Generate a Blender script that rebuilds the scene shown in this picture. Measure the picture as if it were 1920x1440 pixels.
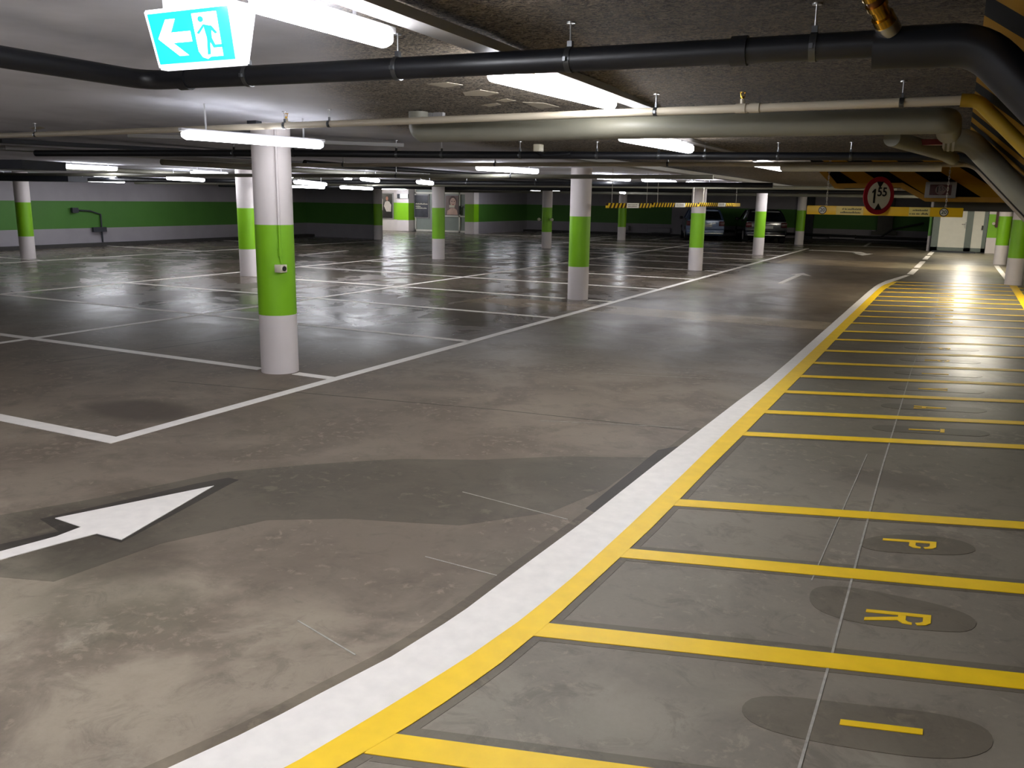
import bpy, bmesh, math, random
from mathutils import Vector, Matrix
random.seed(7)
S = bpy.context.scene
COL = S.collection
for o in list(bpy.data.objects): bpy.data.objects.remove(o)

# ------------------------------------------------------------------ camera
CH = 1.6                                   # eye height
FPX, PITCH, ROLL, YAW = 1614.68, 0.21142, 0.015876, 0.46873
fw = Vector((-math.sin(YAW)*math.cos(PITCH), math.cos(YAW)*math.cos(PITCH), -math.sin(PITCH)))
rt0 = Vector((math.cos(YAW), math.sin(YAW), 0)); up0 = rt0.cross(fw)
rt = math.cos(ROLL)*rt0 + math.sin(ROLL)*up0
up = -math.sin(ROLL)*rt0 + math.cos(ROLL)*up0
cd = bpy.data.cameras.new('camera'); cam = bpy.data.objects.new('camera', cd); COL.objects.link(cam)
cd.sensor_fit = 'HORIZONTAL'; cd.sensor_width = 36; cd.lens = FPX/1920*36; cd.clip_end = 200; cd.clip_start = 0.05
m = Matrix((rt, up, -fw)).transposed().to_4x4(); m.translation = Vector((0, 0, CH)); cam.matrix_world = m
S.camera = cam
# ------------------------------------------------------------------ world and exposure
w = bpy.data.worlds.new('World'); S.world = w; w.use_nodes = True
w.node_tree.nodes['Background'].inputs[0].default_value = (0.75, 0.8, 0.9, 1)
w.node_tree.nodes['Background'].inputs[1].default_value = 0.03
S.view_settings.view_transform = 'Standard'; S.view_settings.look = 'None'
S.view_settings.exposure = 0.9; S.view_settings.gamma = 1.0; S.view_settings.use_curve_mapping = False
LAMP = 34.0                                # brightness of the fluorescent tubes
FARLAMP = 14.0

def floor_at(px, py, z=0.0):
    d = fw*FPX + rt*(px-960) + up*(720-py); t = (z-CH)/d.z
    return Vector((0, 0, CH)) + d*t
def at_y(px, py, Y):
    d = fw*FPX + rt*(px-960) + up*(720-py)
    return Vector((0, 0, CH)) + d*(Y/d.y)
CZ = [(-12, 2.45), (0, 2.42), (3.5, 2.32), (6, 2.21), (9, 2.13), (20, 2.07), (60, 2.05)]
def zc(Y):
    for (a, za), (b, zb) in zip(CZ, CZ[1:]):
        if Y <= b: return za + (zb-za)*(Y-a)/(b-a)
    return CZ[-1][1]

# ------------------------------------------------------------------ materials
def srgb(r, g, b):
    f = lambda c: (c/255/12.92 if c/255 <= .04045 else ((c/255+.055)/1.055)**2.4)
    return (f(r), f(g), f(b), 1)
def mat(name, col, rough=.5, metal=0, var=.12, scale=6, bump=0, emit=None, es=0, coat=0, alpha=None):
    M = bpy.data.materials.new(name); M.use_nodes = True; nt = M.node_tree; b = nt.nodes['Principled BSDF']
    b.inputs['Roughness'].default_value = rough; b.inputs['Metallic'].default_value = metal
    if coat: b.inputs['Coat Weight'].default_value = coat; b.inputs['Coat Roughness'].default_value = .08
    tc = nt.nodes.new('ShaderNodeTexCoord'); n = nt.nodes.new('ShaderNodeTexNoise'); n.inputs['Scale'].default_value = scale; n.inputs['Detail'].default_value = 6
    nt.links.new(tc.outputs['Object'], n.inputs['Vector'])
    r = nt.nodes.new('ShaderNodeValToRGB'); r.color_ramp.elements[0].position = .3; r.color_ramp.elements[1].position = .7
    r.color_ramp.elements[0].color = tuple(c*(1-var) for c in col[:3])+(1,)
    r.color_ramp.elements[1].color = tuple(min(1, c*(1+var)) for c in col[:3])+(1,)
    nt.links.new(n.outputs['Fac'], r.inputs['Fac']); nt.links.new(r.outputs['Color'], b.inputs['Base Color'])
    if bump:
        bn = nt.nodes.new('ShaderNodeBump'); bn.inputs['Strength'].default_value = bump; bn.inputs['Distance'].default_value = .01
        nt.links.new(n.outputs['Fac'], bn.inputs['Height']); nt.links.new(bn.outputs['Normal'], b.inputs['Normal'])
    if emit: b.inputs['Emission Color'].default_value = emit; b.inputs['Emission Strength'].default_value = es
    return M
def mth(nt, op, a, b=None, c=None, clamp=False):
    n = nt.nodes.new('ShaderNodeMath'); n.operation = op; n.use_clamp = clamp
    for i, v in enumerate((a, b, c)):
        if v is None: continue
        if isinstance(v, (int, float)): n.inputs[i].default_value = v
        else: nt.links.new(v, n.inputs[i])
    return n.outputs[0]
def smooth(nt, v, a, b):
    n = nt.nodes.new('ShaderNodeMapRange'); n.interpolation_type = 'SMOOTHSTEP'; nt.links.new(v, n.inputs['Value'])
    n.inputs['From Min'].default_value = a; n.inputs['From Max'].default_value = b; return n.outputs[0]
def noise(nt, vec, scale, detail=5, rough=.55, dist=0):
    n = nt.nodes.new('ShaderNodeTexNoise'); n.inputs['Scale'].default_value = scale; n.inputs['Detail'].default_value = detail
    n.inputs['Roughness'].default_value = rough; n.inputs['Distortion'].default_value = dist; nt.links.new(vec, n.inputs['Vector']); return n.outputs['Fac']
def mix(nt, f, a, b, mode='MIX'):
    n = nt.nodes.new('ShaderNodeMix'); n.data_type = 'RGBA'; n.blend_type = mode
    for k, v in ((0, f), (6, a), (7, b)):
        if isinstance(v, (int, float)): n.inputs[k].default_value = v
        elif isinstance(v, tuple): n.inputs[k].default_value = v
        else: nt.links.new(v, n.inputs[k])
    return n.outputs[2]
def floor_mat(name, mul=1.0, tint=(1, 1, 1), smooth_all=0.0):
    M = bpy.data.materials.new(name); M.use_nodes = True; nt = M.node_tree; b = nt.nodes['Principled BSDF']
    tc = nt.nodes.new('ShaderNodeTexCoord').outputs['Object']
    sx = nt.nodes.new('ShaderNodeSeparateXYZ'); nt.links.new(tc, sx.inputs[0]); X, Y = sx.outputs[0], sx.outputs[1]
    big = noise(nt, tc, .45, 4, .6, .6); med = noise(nt, tc, 1.7, 7, .62, .4); fine = noise(nt, tc, 40, 5, .7); blot = noise(nt, tc, .9, 8, .68, 1.2)
    T = lambda c: tuple(min(1, c[i]*mul*tint[i]) for i in range(3))+(1,)
    c1 = mix(nt, smooth(nt, big, .36, .62), T(srgb(130, 118, 104)), T(srgb(157, 145, 130)))
    c2 = mix(nt, smooth(nt, med, .42, .62), c1, T(srgb(116, 104, 91)))
    c3 = mix(nt, mth(nt, 'MULTIPLY', smooth(nt, blot, .55, .72), .7), c2, T(srgb(172, 162, 148)))
    c4 = mix(nt, mth(nt, 'MULTIPLY', smooth(nt, noise(nt, tc, .8, 3, .5, 0), .56, .66), .55), c3, T(srgb(108, 102, 86)))
    # the parking bays turn darker with distance, the walkway side is greyer and cleaner
    bay = mth(nt, 'MULTIPLY', smooth(nt, mth(nt, 'ADD', X, mth(nt, 'MULTIPLY', big, 2.0)), -3.2, -4.6), smooth(nt, Y, 5.0, 9.0))
    c5 = mix(nt, mth(nt, 'MULTIPLY', bay, .62), c4, T(srgb(84, 78, 74)))
    walk = smooth(nt, X, -1.6, -1.2)
    c5 = mix(nt, mth(nt, 'MULTIPLY', walk, .6), c5, T(srgb(150, 146, 136)))
    # the driven lane beyond the foreground is toned darker and browner
    drv = smooth(nt, mth(nt, 'ADD', Y, mth(nt, 'MULTIPLY', med, 1.6)), 2.95, 3.45)
    lane = mth(nt, 'MULTIPLY', drv, mth(nt, 'SUBTRACT', 1.0, mth(nt, 'MULTIPLY', walk, .35)))
    c5 = mix(nt, mth(nt, 'MULTIPLY', lane, .5), c5, T(srgb(88, 76, 66)))
    c5 = mix(nt, mth(nt, 'MULTIPLY', mth(nt, 'MULTIPLY', walk, smooth(nt, Y, 4.6, 6.2)), .55), c5, T(srgb(92, 88, 74)))
    mot = noise(nt, tc, 5.5, 9, .72, .9); mot2 = noise(nt, tc, 14, 8, .7, .5)
    c5 = mix(nt, mth(nt, 'MULTIPLY', smooth(nt, mot, .50, .66), .34), c5, T(srgb(78, 70, 58)))
    c5 = mix(nt, mth(nt, 'MULTIPLY', smooth(nt, mth(nt, 'MULTIPLY', mot2, mth(nt, 'ADD', med, .5)),   .57, .70), .24), c5, T(srgb(190, 178, 160)))
    for (sx0, sy0), rx, ry, k in (((-5.35, 4.35), .55, .30, .75), ((-2.9, 14.2), .5, 2.0, .6), ((-3.3, 2.45), .5, .28, .45), ((-7.0, 7.4), 1.0, .5, .5), ((-2.3, 9.0), .35, .9, .35), ((-.2, 5.4), .35, .2, .35)):
        dx = mth(nt, 'DIVIDE', mth(nt, 'SUBTRACT', X, sx0), rx); dy = mth(nt, 'DIVIDE', mth(nt, 'SUBTRACT', Y, sy0), ry)
        dd = mth(nt, 'ADD', mth(nt, 'ADD', mth(nt, 'MULTIPLY', dx, dx), mth(nt, 'MULTIPLY', dy, dy)), mth(nt, 'MULTIPLY', mot, 1.2))
        c5 = mix(nt, mth(nt, 'MULTIPLY', smooth(nt, dd, 1.9, .9), k), c5, T(srgb(66, 54, 44)))
    c5 = mix(nt, 1.0, c5, (1.02, 1.0, .93, 1), 'MULTIPLY')
    c6 = mix(nt, mth(nt, 'MULTIPLY', fine, .22), c5, T(srgb(70, 64, 56)))
    nt.links.new(c6, b.inputs['Base Color'])
    wet = smooth(nt, noise(nt, tc, 1.1, 6, .6, .8), .40, .62)
    far = smooth(nt, Y, 4.5, 11.0)
    r0 = mth(nt, 'SUBTRACT', .62, mth(nt, 'MULTIPLY', far, .22))
    r1 = mth(nt, 'SUBTRACT', r0, mth(nt, 'MULTIPLY', bay, .07))
    r2 = mth(nt, 'SUBTRACT', r1, mth(nt, 'MULTIPLY', mth(nt, 'MULTIPLY', wet, mth(nt, 'MULTIPLY', far, mth(nt, 'ADD', .45, mth(nt, 'MULTIPLY', bay, .55)))), .2))
    r2 = mth(nt, 'MAXIMUM', r2, .19)
    nt.links.new(r2, b.inputs['Roughness'])
    bn = nt.nodes.new('ShaderNodeBump'); bn.inputs['Strength'].default_value = .22; bn.inputs['Distance'].default_value = .006
    nt.links.new(mth(nt, 'ADD', mth(nt, 'MULTIPLY', fine, .5), med), bn.inputs['Height']); nt.links.new(bn.outputs['Normal'], b.inputs['Normal'])
    return M
def ceil_mat():
    M = bpy.data.materials.new('wood_wool_ceiling'); M.use_nodes = True; nt = M.node_tree; b = nt.nodes['Principled BSDF']
    tc = nt.nodes.new('ShaderNodeTexCoord').outputs['Object']
    sx = nt.nodes.new('ShaderNodeSeparateXYZ'); nt.links.new(tc, sx.inputs[0]); X = sx.outputs[0]
    mp = nt.nodes.new('ShaderNodeMapping'); mp.inputs['Scale'].default_value = (1, 1.3, 1); nt.links.new(tc, mp.inputs[0])
    f = noise(nt, mp.outputs[0], 22, 8, .78, 2.2); f2 = noise(nt, mp.outputs[0], 48, 4, .6, 2.5); g = noise(nt, tc, .8, 4)
    rough_zone = smooth(nt, mth(nt, 'ADD', mth(nt, 'ADD', X, mth(nt, 'MULTIPLY', mth(nt, 'MINIMUM', mth(nt, 'SUBTRACT', sx.outputs[1], 3.0), 3.0), .75)), mth(nt, 'MULTIPLY', g, .8)), -2.3, -1.6)
    k = mix(nt, smooth(nt, f, .42, .60), srgb(44, 36, 28), srgb(186, 168, 142))
    k = mix(nt, mth(nt, 'MULTIPLY', smooth(nt, f2, .52, .68), .5), k, srgb(214, 204, 188))
    k = mix(nt, mth(nt, 'MULTIPLY', smooth(nt, X, -2.2, -.6), .45), k, srgb(58, 46, 32))
    pl = mix(nt, smooth(nt, g, .35, .65), srgb(196, 197, 206), srgb(226, 227, 236))
    nt.links.new(mix(nt, rough_zone, pl, k), b.inputs['Base Color'])
    b.inputs['Roughness'].default_value = .95
    bn = nt.nodes.new('ShaderNodeBump'); bn.inputs['Distance'].default_value = .035
    nt.links.new(mth(nt, 'ADD', .15, mth(nt, 'MULTIPLY', rough_zone, .75)), bn.inputs['Strength'])
    nt.links.new(mth(nt, 'ADD', f, mth(nt, 'MULTIPLY', f2, .6)), bn.inputs['Height']); nt.links.new(bn.outputs['Normal'], b.inputs['Normal'])
    return M
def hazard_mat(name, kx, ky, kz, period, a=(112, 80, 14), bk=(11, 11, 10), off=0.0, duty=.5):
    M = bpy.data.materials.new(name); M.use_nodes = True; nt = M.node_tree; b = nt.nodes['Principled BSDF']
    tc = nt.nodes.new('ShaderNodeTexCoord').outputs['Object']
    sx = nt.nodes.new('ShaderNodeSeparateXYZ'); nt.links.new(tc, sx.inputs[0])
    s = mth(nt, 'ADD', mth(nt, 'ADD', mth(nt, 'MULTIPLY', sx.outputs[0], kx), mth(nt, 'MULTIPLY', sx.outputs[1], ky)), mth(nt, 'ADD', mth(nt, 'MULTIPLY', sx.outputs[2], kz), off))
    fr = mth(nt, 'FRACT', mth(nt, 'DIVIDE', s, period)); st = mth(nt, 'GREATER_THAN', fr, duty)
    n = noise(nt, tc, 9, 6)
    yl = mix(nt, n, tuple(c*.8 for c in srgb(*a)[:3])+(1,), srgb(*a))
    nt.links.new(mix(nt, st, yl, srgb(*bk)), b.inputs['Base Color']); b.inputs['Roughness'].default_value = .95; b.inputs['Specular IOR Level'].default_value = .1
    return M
WHITE, GREEN = srgb(222, 214, 212), srgb(128, 190, 20)
MT = {
 'floor': floor_mat('concrete_floor'), 'floor_dark': floor_mat('damp_concrete', .62, (.97, 1.0, .96)), 'floor_halo': floor_mat('primed_concrete', .66, (1, .97, .9)),
 'floor_halo_black': floor_mat('black_overpainted_concrete', .22, (1, 1, .95)),
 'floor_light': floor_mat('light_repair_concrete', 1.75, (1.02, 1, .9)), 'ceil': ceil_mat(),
 'white': mat('white_wall_paint', WHITE, .55, var=.04, scale=3, bump=.1), 'green': mat('green_wall_paint', GREEN, .45, var=.05, scale=3, bump=.1),
 'dim_wallw': mat('dimmed_white_wall_paint', srgb(150, 145, 150), .7, var=.06, scale=2), 'dim_wallg': mat('dimmed_green_wall_paint', srgb(66, 116, 40), .6, var=.05, scale=2),  # darker copies of the wall paints, dim light put into their colour
 'marking': mat('white_road_paint', srgb(236, 230, 222), .5, var=.05, scale=14), 'ymark': mat('yellow_road_paint', srgb(250, 205, 8), .5, var=.06, scale=10),
 'chalk': mat('chalk_white', srgb(165, 160, 150), .8, var=.2, scale=30),
 'black': mat('black_plastic_pipe', srgb(17, 19, 24), .42, var=.1), 'cream': mat('cream_pipe', srgb(190, 180, 160), .45, var=.05), 'duct': mat('grey_insulated_pipe', srgb(128, 126, 112), .5, var=.05),
 'ypipe': mat('yellow_pipe', srgb(150, 120, 20), .5), 'steel': mat('galvanised_steel', srgb(190, 190, 190), .3, 1), 'clamp': mat('dark_zinc_clamp', srgb(96, 98, 100), .3, .9), 'brass': mat('brass', srgb(190, 150, 60), .22, 1, var=.25), 'copper': mat('dull_copper', srgb(120, 84, 58), .35, 1, var=.2),
 'housing': mat('lamp_housing', srgb(214, 214, 218), .4, var=.02), 'tray': mat('grey_cable_tray', srgb(150, 148, 146), .5, var=.05), 'dark': mat('dark_services', srgb(42, 45, 52), .55),
 'tube': mat('fluorescent_tube', (1, 1, 1, 1), .4, var=0, emit=(.94, .95, 1, 1), es=LAMP), 'tubef': mat('far_fluorescent_tube', (1, 1, 1, 1), .4, var=0, emit=(.94, .95, 1, 1), es=FARLAMP),
 'tuben': mat('dimmer_tube', (1, 1, 1, 1), .4, var=0, emit=(.94, .95, 1, 1), es=9),
 'tubew': mat('warm_tube', (1, 1, 1, 1), .4, var=0, emit=(1, .93, .78, 1), es=95),
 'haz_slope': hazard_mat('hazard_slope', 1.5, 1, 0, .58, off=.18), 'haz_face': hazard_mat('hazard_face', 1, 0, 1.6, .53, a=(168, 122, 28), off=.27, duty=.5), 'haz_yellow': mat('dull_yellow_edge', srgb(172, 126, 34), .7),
 'floor_shade': mat('shaded_floor_strip', srgb(58, 56, 54), .85, var=.1), 'concrete': mat('raw_concrete', srgb(96, 94, 86), .85, var=.1, bump=.2), 'red': mat('dark_red', srgb(110, 24, 28), .4), 'signred': mat('sign_red', srgb(150, 30, 42), .18, var=.03), 'signwhite': mat('sign_cream', srgb(214, 208, 186), .2, var=.03), 'ink': mat('sign_black', srgb(24, 22, 22), .4, var=.02),
 'signyellow': mat('sign_yellow', srgb(246, 196, 12), .45, var=.03), 'signpale': mat('sign_pale_yellow', srgb(240, 216, 120), .45, var=.02),
 'doorwhite': mat('door_white', srgb(214, 212, 200), .5, var=.03), 'frame': mat('grey_green_frame', srgb(104, 114, 108), .5, var=.04), 'panel': mat('grey_green_panel', srgb(134, 142, 134), .5, var=.04),
 'exitgreen': mat('exit_green', srgb(0, 200, 170), .4, var=0, emit=(0.0, .78, .66, 1), es=.85), 'exitwhite': mat('exit_white', (1, 1, 1, 1), .4, var=0, emit=(1, 1, 1, 1), es=1.5), 'exitcase': mat('exit_case', (.95, .95, 1, 1), .4, var=0, emit=(.93, .96, 1, 1), es=.8),
 'exitpaint': mat('bright_white_panel', srgb(250, 250, 248), .4, var=.01), 'chain': mat('white_chain', srgb(190, 184, 170), .5, var=.1), 'rubber': mat('tyre_rubber', srgb(22, 22, 24), .8), 'carblue': mat('blue_grey_car_paint', srgb(84, 102, 136), .3, .3, var=.02, coat=1), 'cardark': mat('dark_navy_car_paint', srgb(26, 30, 40), .25, .4, var=.02, coat=1),
 'glass': mat('car_glass', srgb(18, 22, 28), .06, 0, var=0), 'taillight': mat('tail_light', srgb(84, 20, 26), .2), 'plate': mat('plate_white', srgb(200, 200, 196), .5), 'chrome': mat('chrome', srgb(210, 210, 214), .15, 1),
 'posterdark': mat('poster_dark', srgb(26, 24, 26), .35, var=.3, scale=3), 'postergrey': mat('poster_grey', srgb(62, 62, 68), .35, var=.5, scale=2), 'shirt': mat('poster_shirt', srgb(206, 196, 188), .5), 'skin': mat('poster_skin', srgb(176, 124, 104), .5), 'skinpale': mat('poster_pale_skin', srgb(204, 170, 152), .5), 'taupe': mat('poster_taupe', srgb(122, 102, 98), .5), 'brownhair': mat('poster_brown', srgb(84, 60, 54), .5), 'lip': mat('poster_lip', srgb(176, 70, 74), .5),
 'led': mat('screen_light', (1, 1, 1, 1), .4, var=0, emit=(.85, .9, 1, 1), es=2.0), 'maroon': mat('maroon_sign', srgb(70, 24, 24), .4),
 'haz_bar': hazard_mat('hazard_bar', 0, 1, -.9, .175, a=(255, 214, 60), bk=(60, 46, 34)),
}

# ------------------------------------------------------------------ mesh helpers
def obj(name, bm, m, parent=None, loc=None, sm=True, kind=None):
    me = bpy.data.meshes.new(name); bmesh.ops.recalc_face_normals(bm, faces=bm.faces); bm.to_mesh(me); bm.free()
    for x in (m if isinstance(m, (list, tuple)) else [m]): me.materials.append(MT[x])
    if sm:
        for p in me.polygons: p.use_smooth = True
        try: me.set_sharp_from_angle(angle=math.radians(38))
        except Exception: pass
    o = bpy.data.objects.new(name, me); COL.objects.link(o)
    if loc is not None: o.location = loc
    if parent: o.parent = parent
    if kind: o['kind'] = kind
    return o
def tag(o, label, cat, group=None):
    o['label'] = label; o['category'] = cat
    if group: o['group'] = group
    return o
def thing(name, label, cat, loc=(0, 0, 0), rz=0, group=None):
    o = bpy.data.objects.new(name, None); COL.objects.link(o); o.location = loc; o.rotation_euler = (0, 0, rz); o.empty_display_size = .1
    return tag(o, label, cat, group)
def structure(name, bm, m, sm=False): return obj(name, bm, m, sm=sm, kind='structure')
def B(): return bmesh.new()
def box(bm, x0, x1, y0, y1, z0, z1, mi=0, bev=0):
    vs = [bm.verts.new((x, y, z)) for z in (z0, z1) for y in (y0, y1) for x in (x0, x1)]
    fs = [bm.faces.new([vs[i] for i in q]) for q in ((0, 2, 3, 1), (4, 5, 7, 6), (0, 1, 5, 4), (2, 6, 7, 3), (0, 4, 6, 2), (1, 3, 7, 5))]
    for f in fs: f.material_index = mi
    if bev:
        es = list({e for f in fs for e in f.edges})
        r = bmesh.ops.bevel(bm, geom=es, offset=bev, segments=2, affect='EDGES', profile=.5)
        for f in r['faces']: f.material_index = mi
    return fs
def prism(bm, pts, dv, mi=0):
    """pts: planar polygon, extruded by vector dv."""
    dv = Vector(dv); a = [bm.verts.new(p) for p in pts]; b = [bm.verts.new(Vector(p)+dv) for p in pts]; n = len(pts)
    fa = bm.faces.new(a); fb = bm.faces.new(b[::-1]); fa.material_index = fb.material_index = mi
    for i in range(n):
        f = bm.faces.new((a[i], b[i], b[(i+1) % n], a[(i+1) % n])); f.material_index = mi
    if n > 4:
        fa.normal_update(); fb.normal_update(); bmesh.ops.triangulate(bm, faces=[fa, fb])
def tube(bm, pts, r, seg=16, mi=0, cap=True, rads=None):
    pts = [Vector(p) for p in pts]; rings = []; n = len(pts)
    t0 = (pts[1]-pts[0]).normalized(); ref = Vector((0, 0, 1)) if abs(t0.z) < .9 else Vector((1, 0, 0)); u = t0.cross(ref).normalized()
    for i, p in enumerate(pts):
        t = (pts[min(i+1, n-1)]-pts[max(i-1, 0)]).normalized(); u = (u-t*u.dot(t)).normalized(); v = t.cross(u)
        rr = rads[i] if rads else r
        rings.append([bm.verts.new(p+(u*math.cos(a)+v*math.sin(a))*rr) for a in [2*math.pi*k/seg for k in range(seg)]])
    for a, b in zip(rings, rings[1:]):
        for k in range(seg):
            f = bm.faces.new((a[k], a[(k+1) % seg], b[(k+1) % seg], b[k])); f.material_index = mi
    if cap:
        f = bm.faces.new(rings[0][::-1]); f.material_index = mi; f = bm.faces.new(rings[-1]); f.material_index = mi
def bend(pts, rad=.12, n=6):
    pts = [Vector(p) for p in pts]; out = [pts[0]]
    for a, b, c in zip(pts, pts[1:], pts[2:]):
        d1 = (a-b); d2 = (c-b); q = min(rad, d1.length*.45, d2.length*.45); p0 = b+d1.normalized()*q; p2 = b+d2.normalized()*q
        for k in range(n+1):
            t = k/n; out.append(p0*(1-t)**2+b*2*t*(1-t)+p2*t*t)
    out.append(pts[-1]); return out
def flat(bm, pts, z=.004, mi=0, z0=0.0005):
    prism(bm, [(p[0], p[1], z0) for p in pts], (0, 0, z-z0), mi)
def ribbon(bm, L, R, z=.004, mi=0, z0=.0005):
    for i in range(len(L)-1):
        q = [L[i], L[i+1], R[i+1], R[i]]
        prism(bm, [(p[0], p[1], z0) for p in q], (0, 0, z-z0), mi)
def text_faces(bm, s, size, mtx, mi=0, extr=.001, bold=0.0):
    cu = bpy.data.curves.new('t', 'FONT'); cu.body = s; cu.size = size; cu.extrude = extr; cu.align_x = 'CENTER'; cu.align_y = 'CENTER'; cu.offset = bold; cu.resolution_u = 4
    o = bpy.data.objects.new('t', cu); COL.objects.link(o)
    me = bpy.data.meshes.new_from_object(o.evaluated_get(bpy.context.evaluated_depsgraph_get()))
    n0 = len(bm.faces); me.transform(mtx); bm.from_mesh(me); bm.faces.ensure_lookup_table()
    for f in bm.faces[n0:]: f.material_index = mi
    bpy.data.objects.remove(o); bpy.data.curves.remove(cu); bpy.data.meshes.remove(me)
FACE_Y = Matrix(((1, 0, 0, 0), (0, 0, -1, 0), (0, 1, 0, 0), (0, 0, 0, 1)))      # text standing up, read from -Y
FACE_X = Matrix(((0, 0, 1, 0), (1, 0, 0, 0), (0, 1, 0, 0), (0, 0, 0, 1)))       # text standing up, read from +X

# ------------------------------------------------------------------ floor (with damp, primed and repaired patches in its surface)
fl = B()
prism(fl, [(-44, -8, -.25), (8, -8, -.25), (8, 46, -.25), (-44, 46, -.25)], (0, 0, .25), 0)
def patch(pts, z, mi): prism(fl, [(p[0], p[1], -.01) for p in pts], (0, 0, z+.01), mi)
def stadium(x, y, L, R, rr, sl=.3, n=10, wob=.06, flatness=1.0):
    out = []
    for k in range(2*n):
        a = math.pi*(k/(n-1)) if k < n else math.pi*(1+(k-n)/(n-1))
        if k < n: cx, q = R, a-math.pi/2
        else: cx, q = -L, a-math.pi/2
        px = cx+rr*math.cos(q)*1.1; py = rr*math.sin(q)*(1+wob*math.sin(k*1.7))
        out.append((x+px, y+px*sl+py))
    return out
# pale repair strips across the lane
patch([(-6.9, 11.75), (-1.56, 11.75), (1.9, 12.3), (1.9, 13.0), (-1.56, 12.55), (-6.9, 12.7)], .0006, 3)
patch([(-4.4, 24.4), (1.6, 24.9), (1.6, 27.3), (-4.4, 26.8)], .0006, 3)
# large damp patch round the near arrow
patch([(-3.9, 1.9), (-3.22, 2.13), (-3.16, 2.63), (-2.94, 3.1), (-2.61, 3.31), (-2.06, 3.51), (-1.74, 3.9), (-1.62, 4.4), (-1.6, 5.11), (-2.1, 4.85), (-2.51, 4.53), (-2.95, 4.3), (-3.32, 3.97), (-3.71, 3.55), (-3.95, 2.9), (-4.3, 2.2)], .0005, 1)
# black overpaint round arrow head
patch([(-4.05, 2.0), (-3.8, 2.25), (-3.70, 2.5), (-3.93, 2.56), (-3.80, 2.95), (-3.68, 3.33), (-3.60, 3.5), (-3.52, 3.5), (-3.50, 3.38), (-3.42, 3.0), (-3.33, 2.55), (-3.50, 2.55), (-3.60, 2.5), (-3.60, 2.2), (-3.9, 1.9)], .0010, 4)
_O = [(-2.3, .5), (-2.05, .95), (-1.88, 1.35), (-1.75, 1.76), (-1.69, 2.04), (-1.63, 2.29), (-1.58, 2.69), (-1.565, 3.15), (-1.535, 3.85), (-1.52, 4.81), (-1.49, 5.95), (-1.46, 7.07), (-1.42, 8.08), (-1.41, 9.09), (-1.40, 11.67), (-1.39, 14.94), (-1.38, 17.39), (-1.36, 19.02), (-1.27, 20.23), (-.98, 22.26)]
_M = [(-1.98, .5), (-1.80, .95), (-1.65, 1.3), (-1.54, 1.66), (-1.46, 2.04), (-1.39, 2.42), (-1.345, 2.78), (-1.32, 3.25), (-1.31, 3.98), (-1.31, 5.37), (-1.315, 6.12), (-1.31, 7.47), (-1.30, 9.18), (-1.29, 11.74), (-1.28, 14.08), (-1.27, 16.03), (-1.265, 17.72), (-1.25, 18.99), (-1.08, 20.53), (-.88, 22.26)]
_I = [(-1.84, .5), (-1.65, .95), (-1.51, 1.4), (-1.41, 1.73), (-1.35, 1.96), (-1.31, 2.17), (-1.27, 2.42), (-1.24, 2.8), (-1.215, 3.52), (-1.20, 4.04), (-1.20, 5.39), (-1.19, 5.94), (-1.18, 7.54), (-1.17, 9.29), (-1.17, 11.73), (-1.16, 13.54), (-1.155, 16.1), (-1.15, 17.7), (-1.12, 18.86), (-1.03, 20.2)]
def lerp_x(P, Y):
    for (xa, a), (xb, b) in zip(P, P[1:]):
        if Y <= b: return xa+(xb-xa)*(Y-a)/(b-a)
    return P[-1][0]
_Y = [.5+.15*k for k in range(24)]+[4.3, 5, 6, 7, 8, 9.2, 10.5, 12, 14, 16, 17.5, 18.5, 19.2, 19.8, 20.2]
OUT = [(lerp_x(_O, y), y) for y in _Y+[20.7, 21.4, 22.26]]; MID = [(lerp_x(_M, y), y) for y in _Y+[20.7, 21.4, 22.26]]; INN = [(lerp_x(_I, y), y) for y in _Y]
def offs(L, d): return [(x+d, y) for x, y in L]
ribbon(fl, offs(OUT[:27], -.055), OUT[:27], .0012, 2, -.01); ribbon(fl, INN[:27], offs(INN[:27], .035), .0012, 2, -.01)
patch([(-1.60, 4.05), (-1.52, 4.0), (-1.49, 5.5), (-1.60, 5.3)], .0015, 4)
SL = .35
BARS = [1.02, 1.87, 2.735, 3.58, 4.37, 6.0, 6.75, 7.59, 8.38, 9.18, 10.04, 10.96, 11.75, 12.65, 13.49, 14.23, 15.14, 15.94, 16.71, 17.63, 18.51, 19.36, 20.12]
def slope_at(Y): return .29 if Y < 3.8 else (.33 if Y < 5 else .36)
for Y0 in BARS[:14]:
    s = slope_at(Y0); h = .057
    up_, dn_ = (.055, .02) if Y0 < 4.2 else (.02, .025)
    xi = lerp_x(_I, Y0)+.02; xr = 2.0-xi+.032
    patch([(xi, Y0-h-dn_), (2.0, Y0-h-dn_+s*xr), (2.0, Y0+h+up_+s*xr), (xi, Y0+h+up_)], .0011, 2)
def lab_c(Yc): return (-.045, Yc+slope_at(Yc)*1.15)
LET = [('P', 17.2), ('R', 16.32), ('I', 15.54), ('V', 14.7), ('A', 13.86), ('T', 13.07), ('P', 10.5), ('R', 9.61), ('I', 8.78), ('V', 7.98), ('A', 7.17), ('T', 6.37), ('P', 3.98), ('R', 3.17), ('I', 2.35)]
def chaikin(P, n=3):
    for _ in range(n):
        Q = []
        for a, b in zip(P, P[1:]+P[:1]): Q += [(a[0]*.75+b[0]*.25, a[1]*.75+b[1]*.25), (a[0]*.25+b[0]*.75, a[1]*.25+b[1]*.75)]
        P = Q
    return P
patch(chaikin([(-.47, 2.57), (-.42, 2.70), (-.1, 2.79), (.12, 2.86), (.26, 2.85), (.27, 2.72), (.15, 2.60), (-.13, 2.52), (-.38, 2.49)], 2), .0016, 2)
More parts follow.
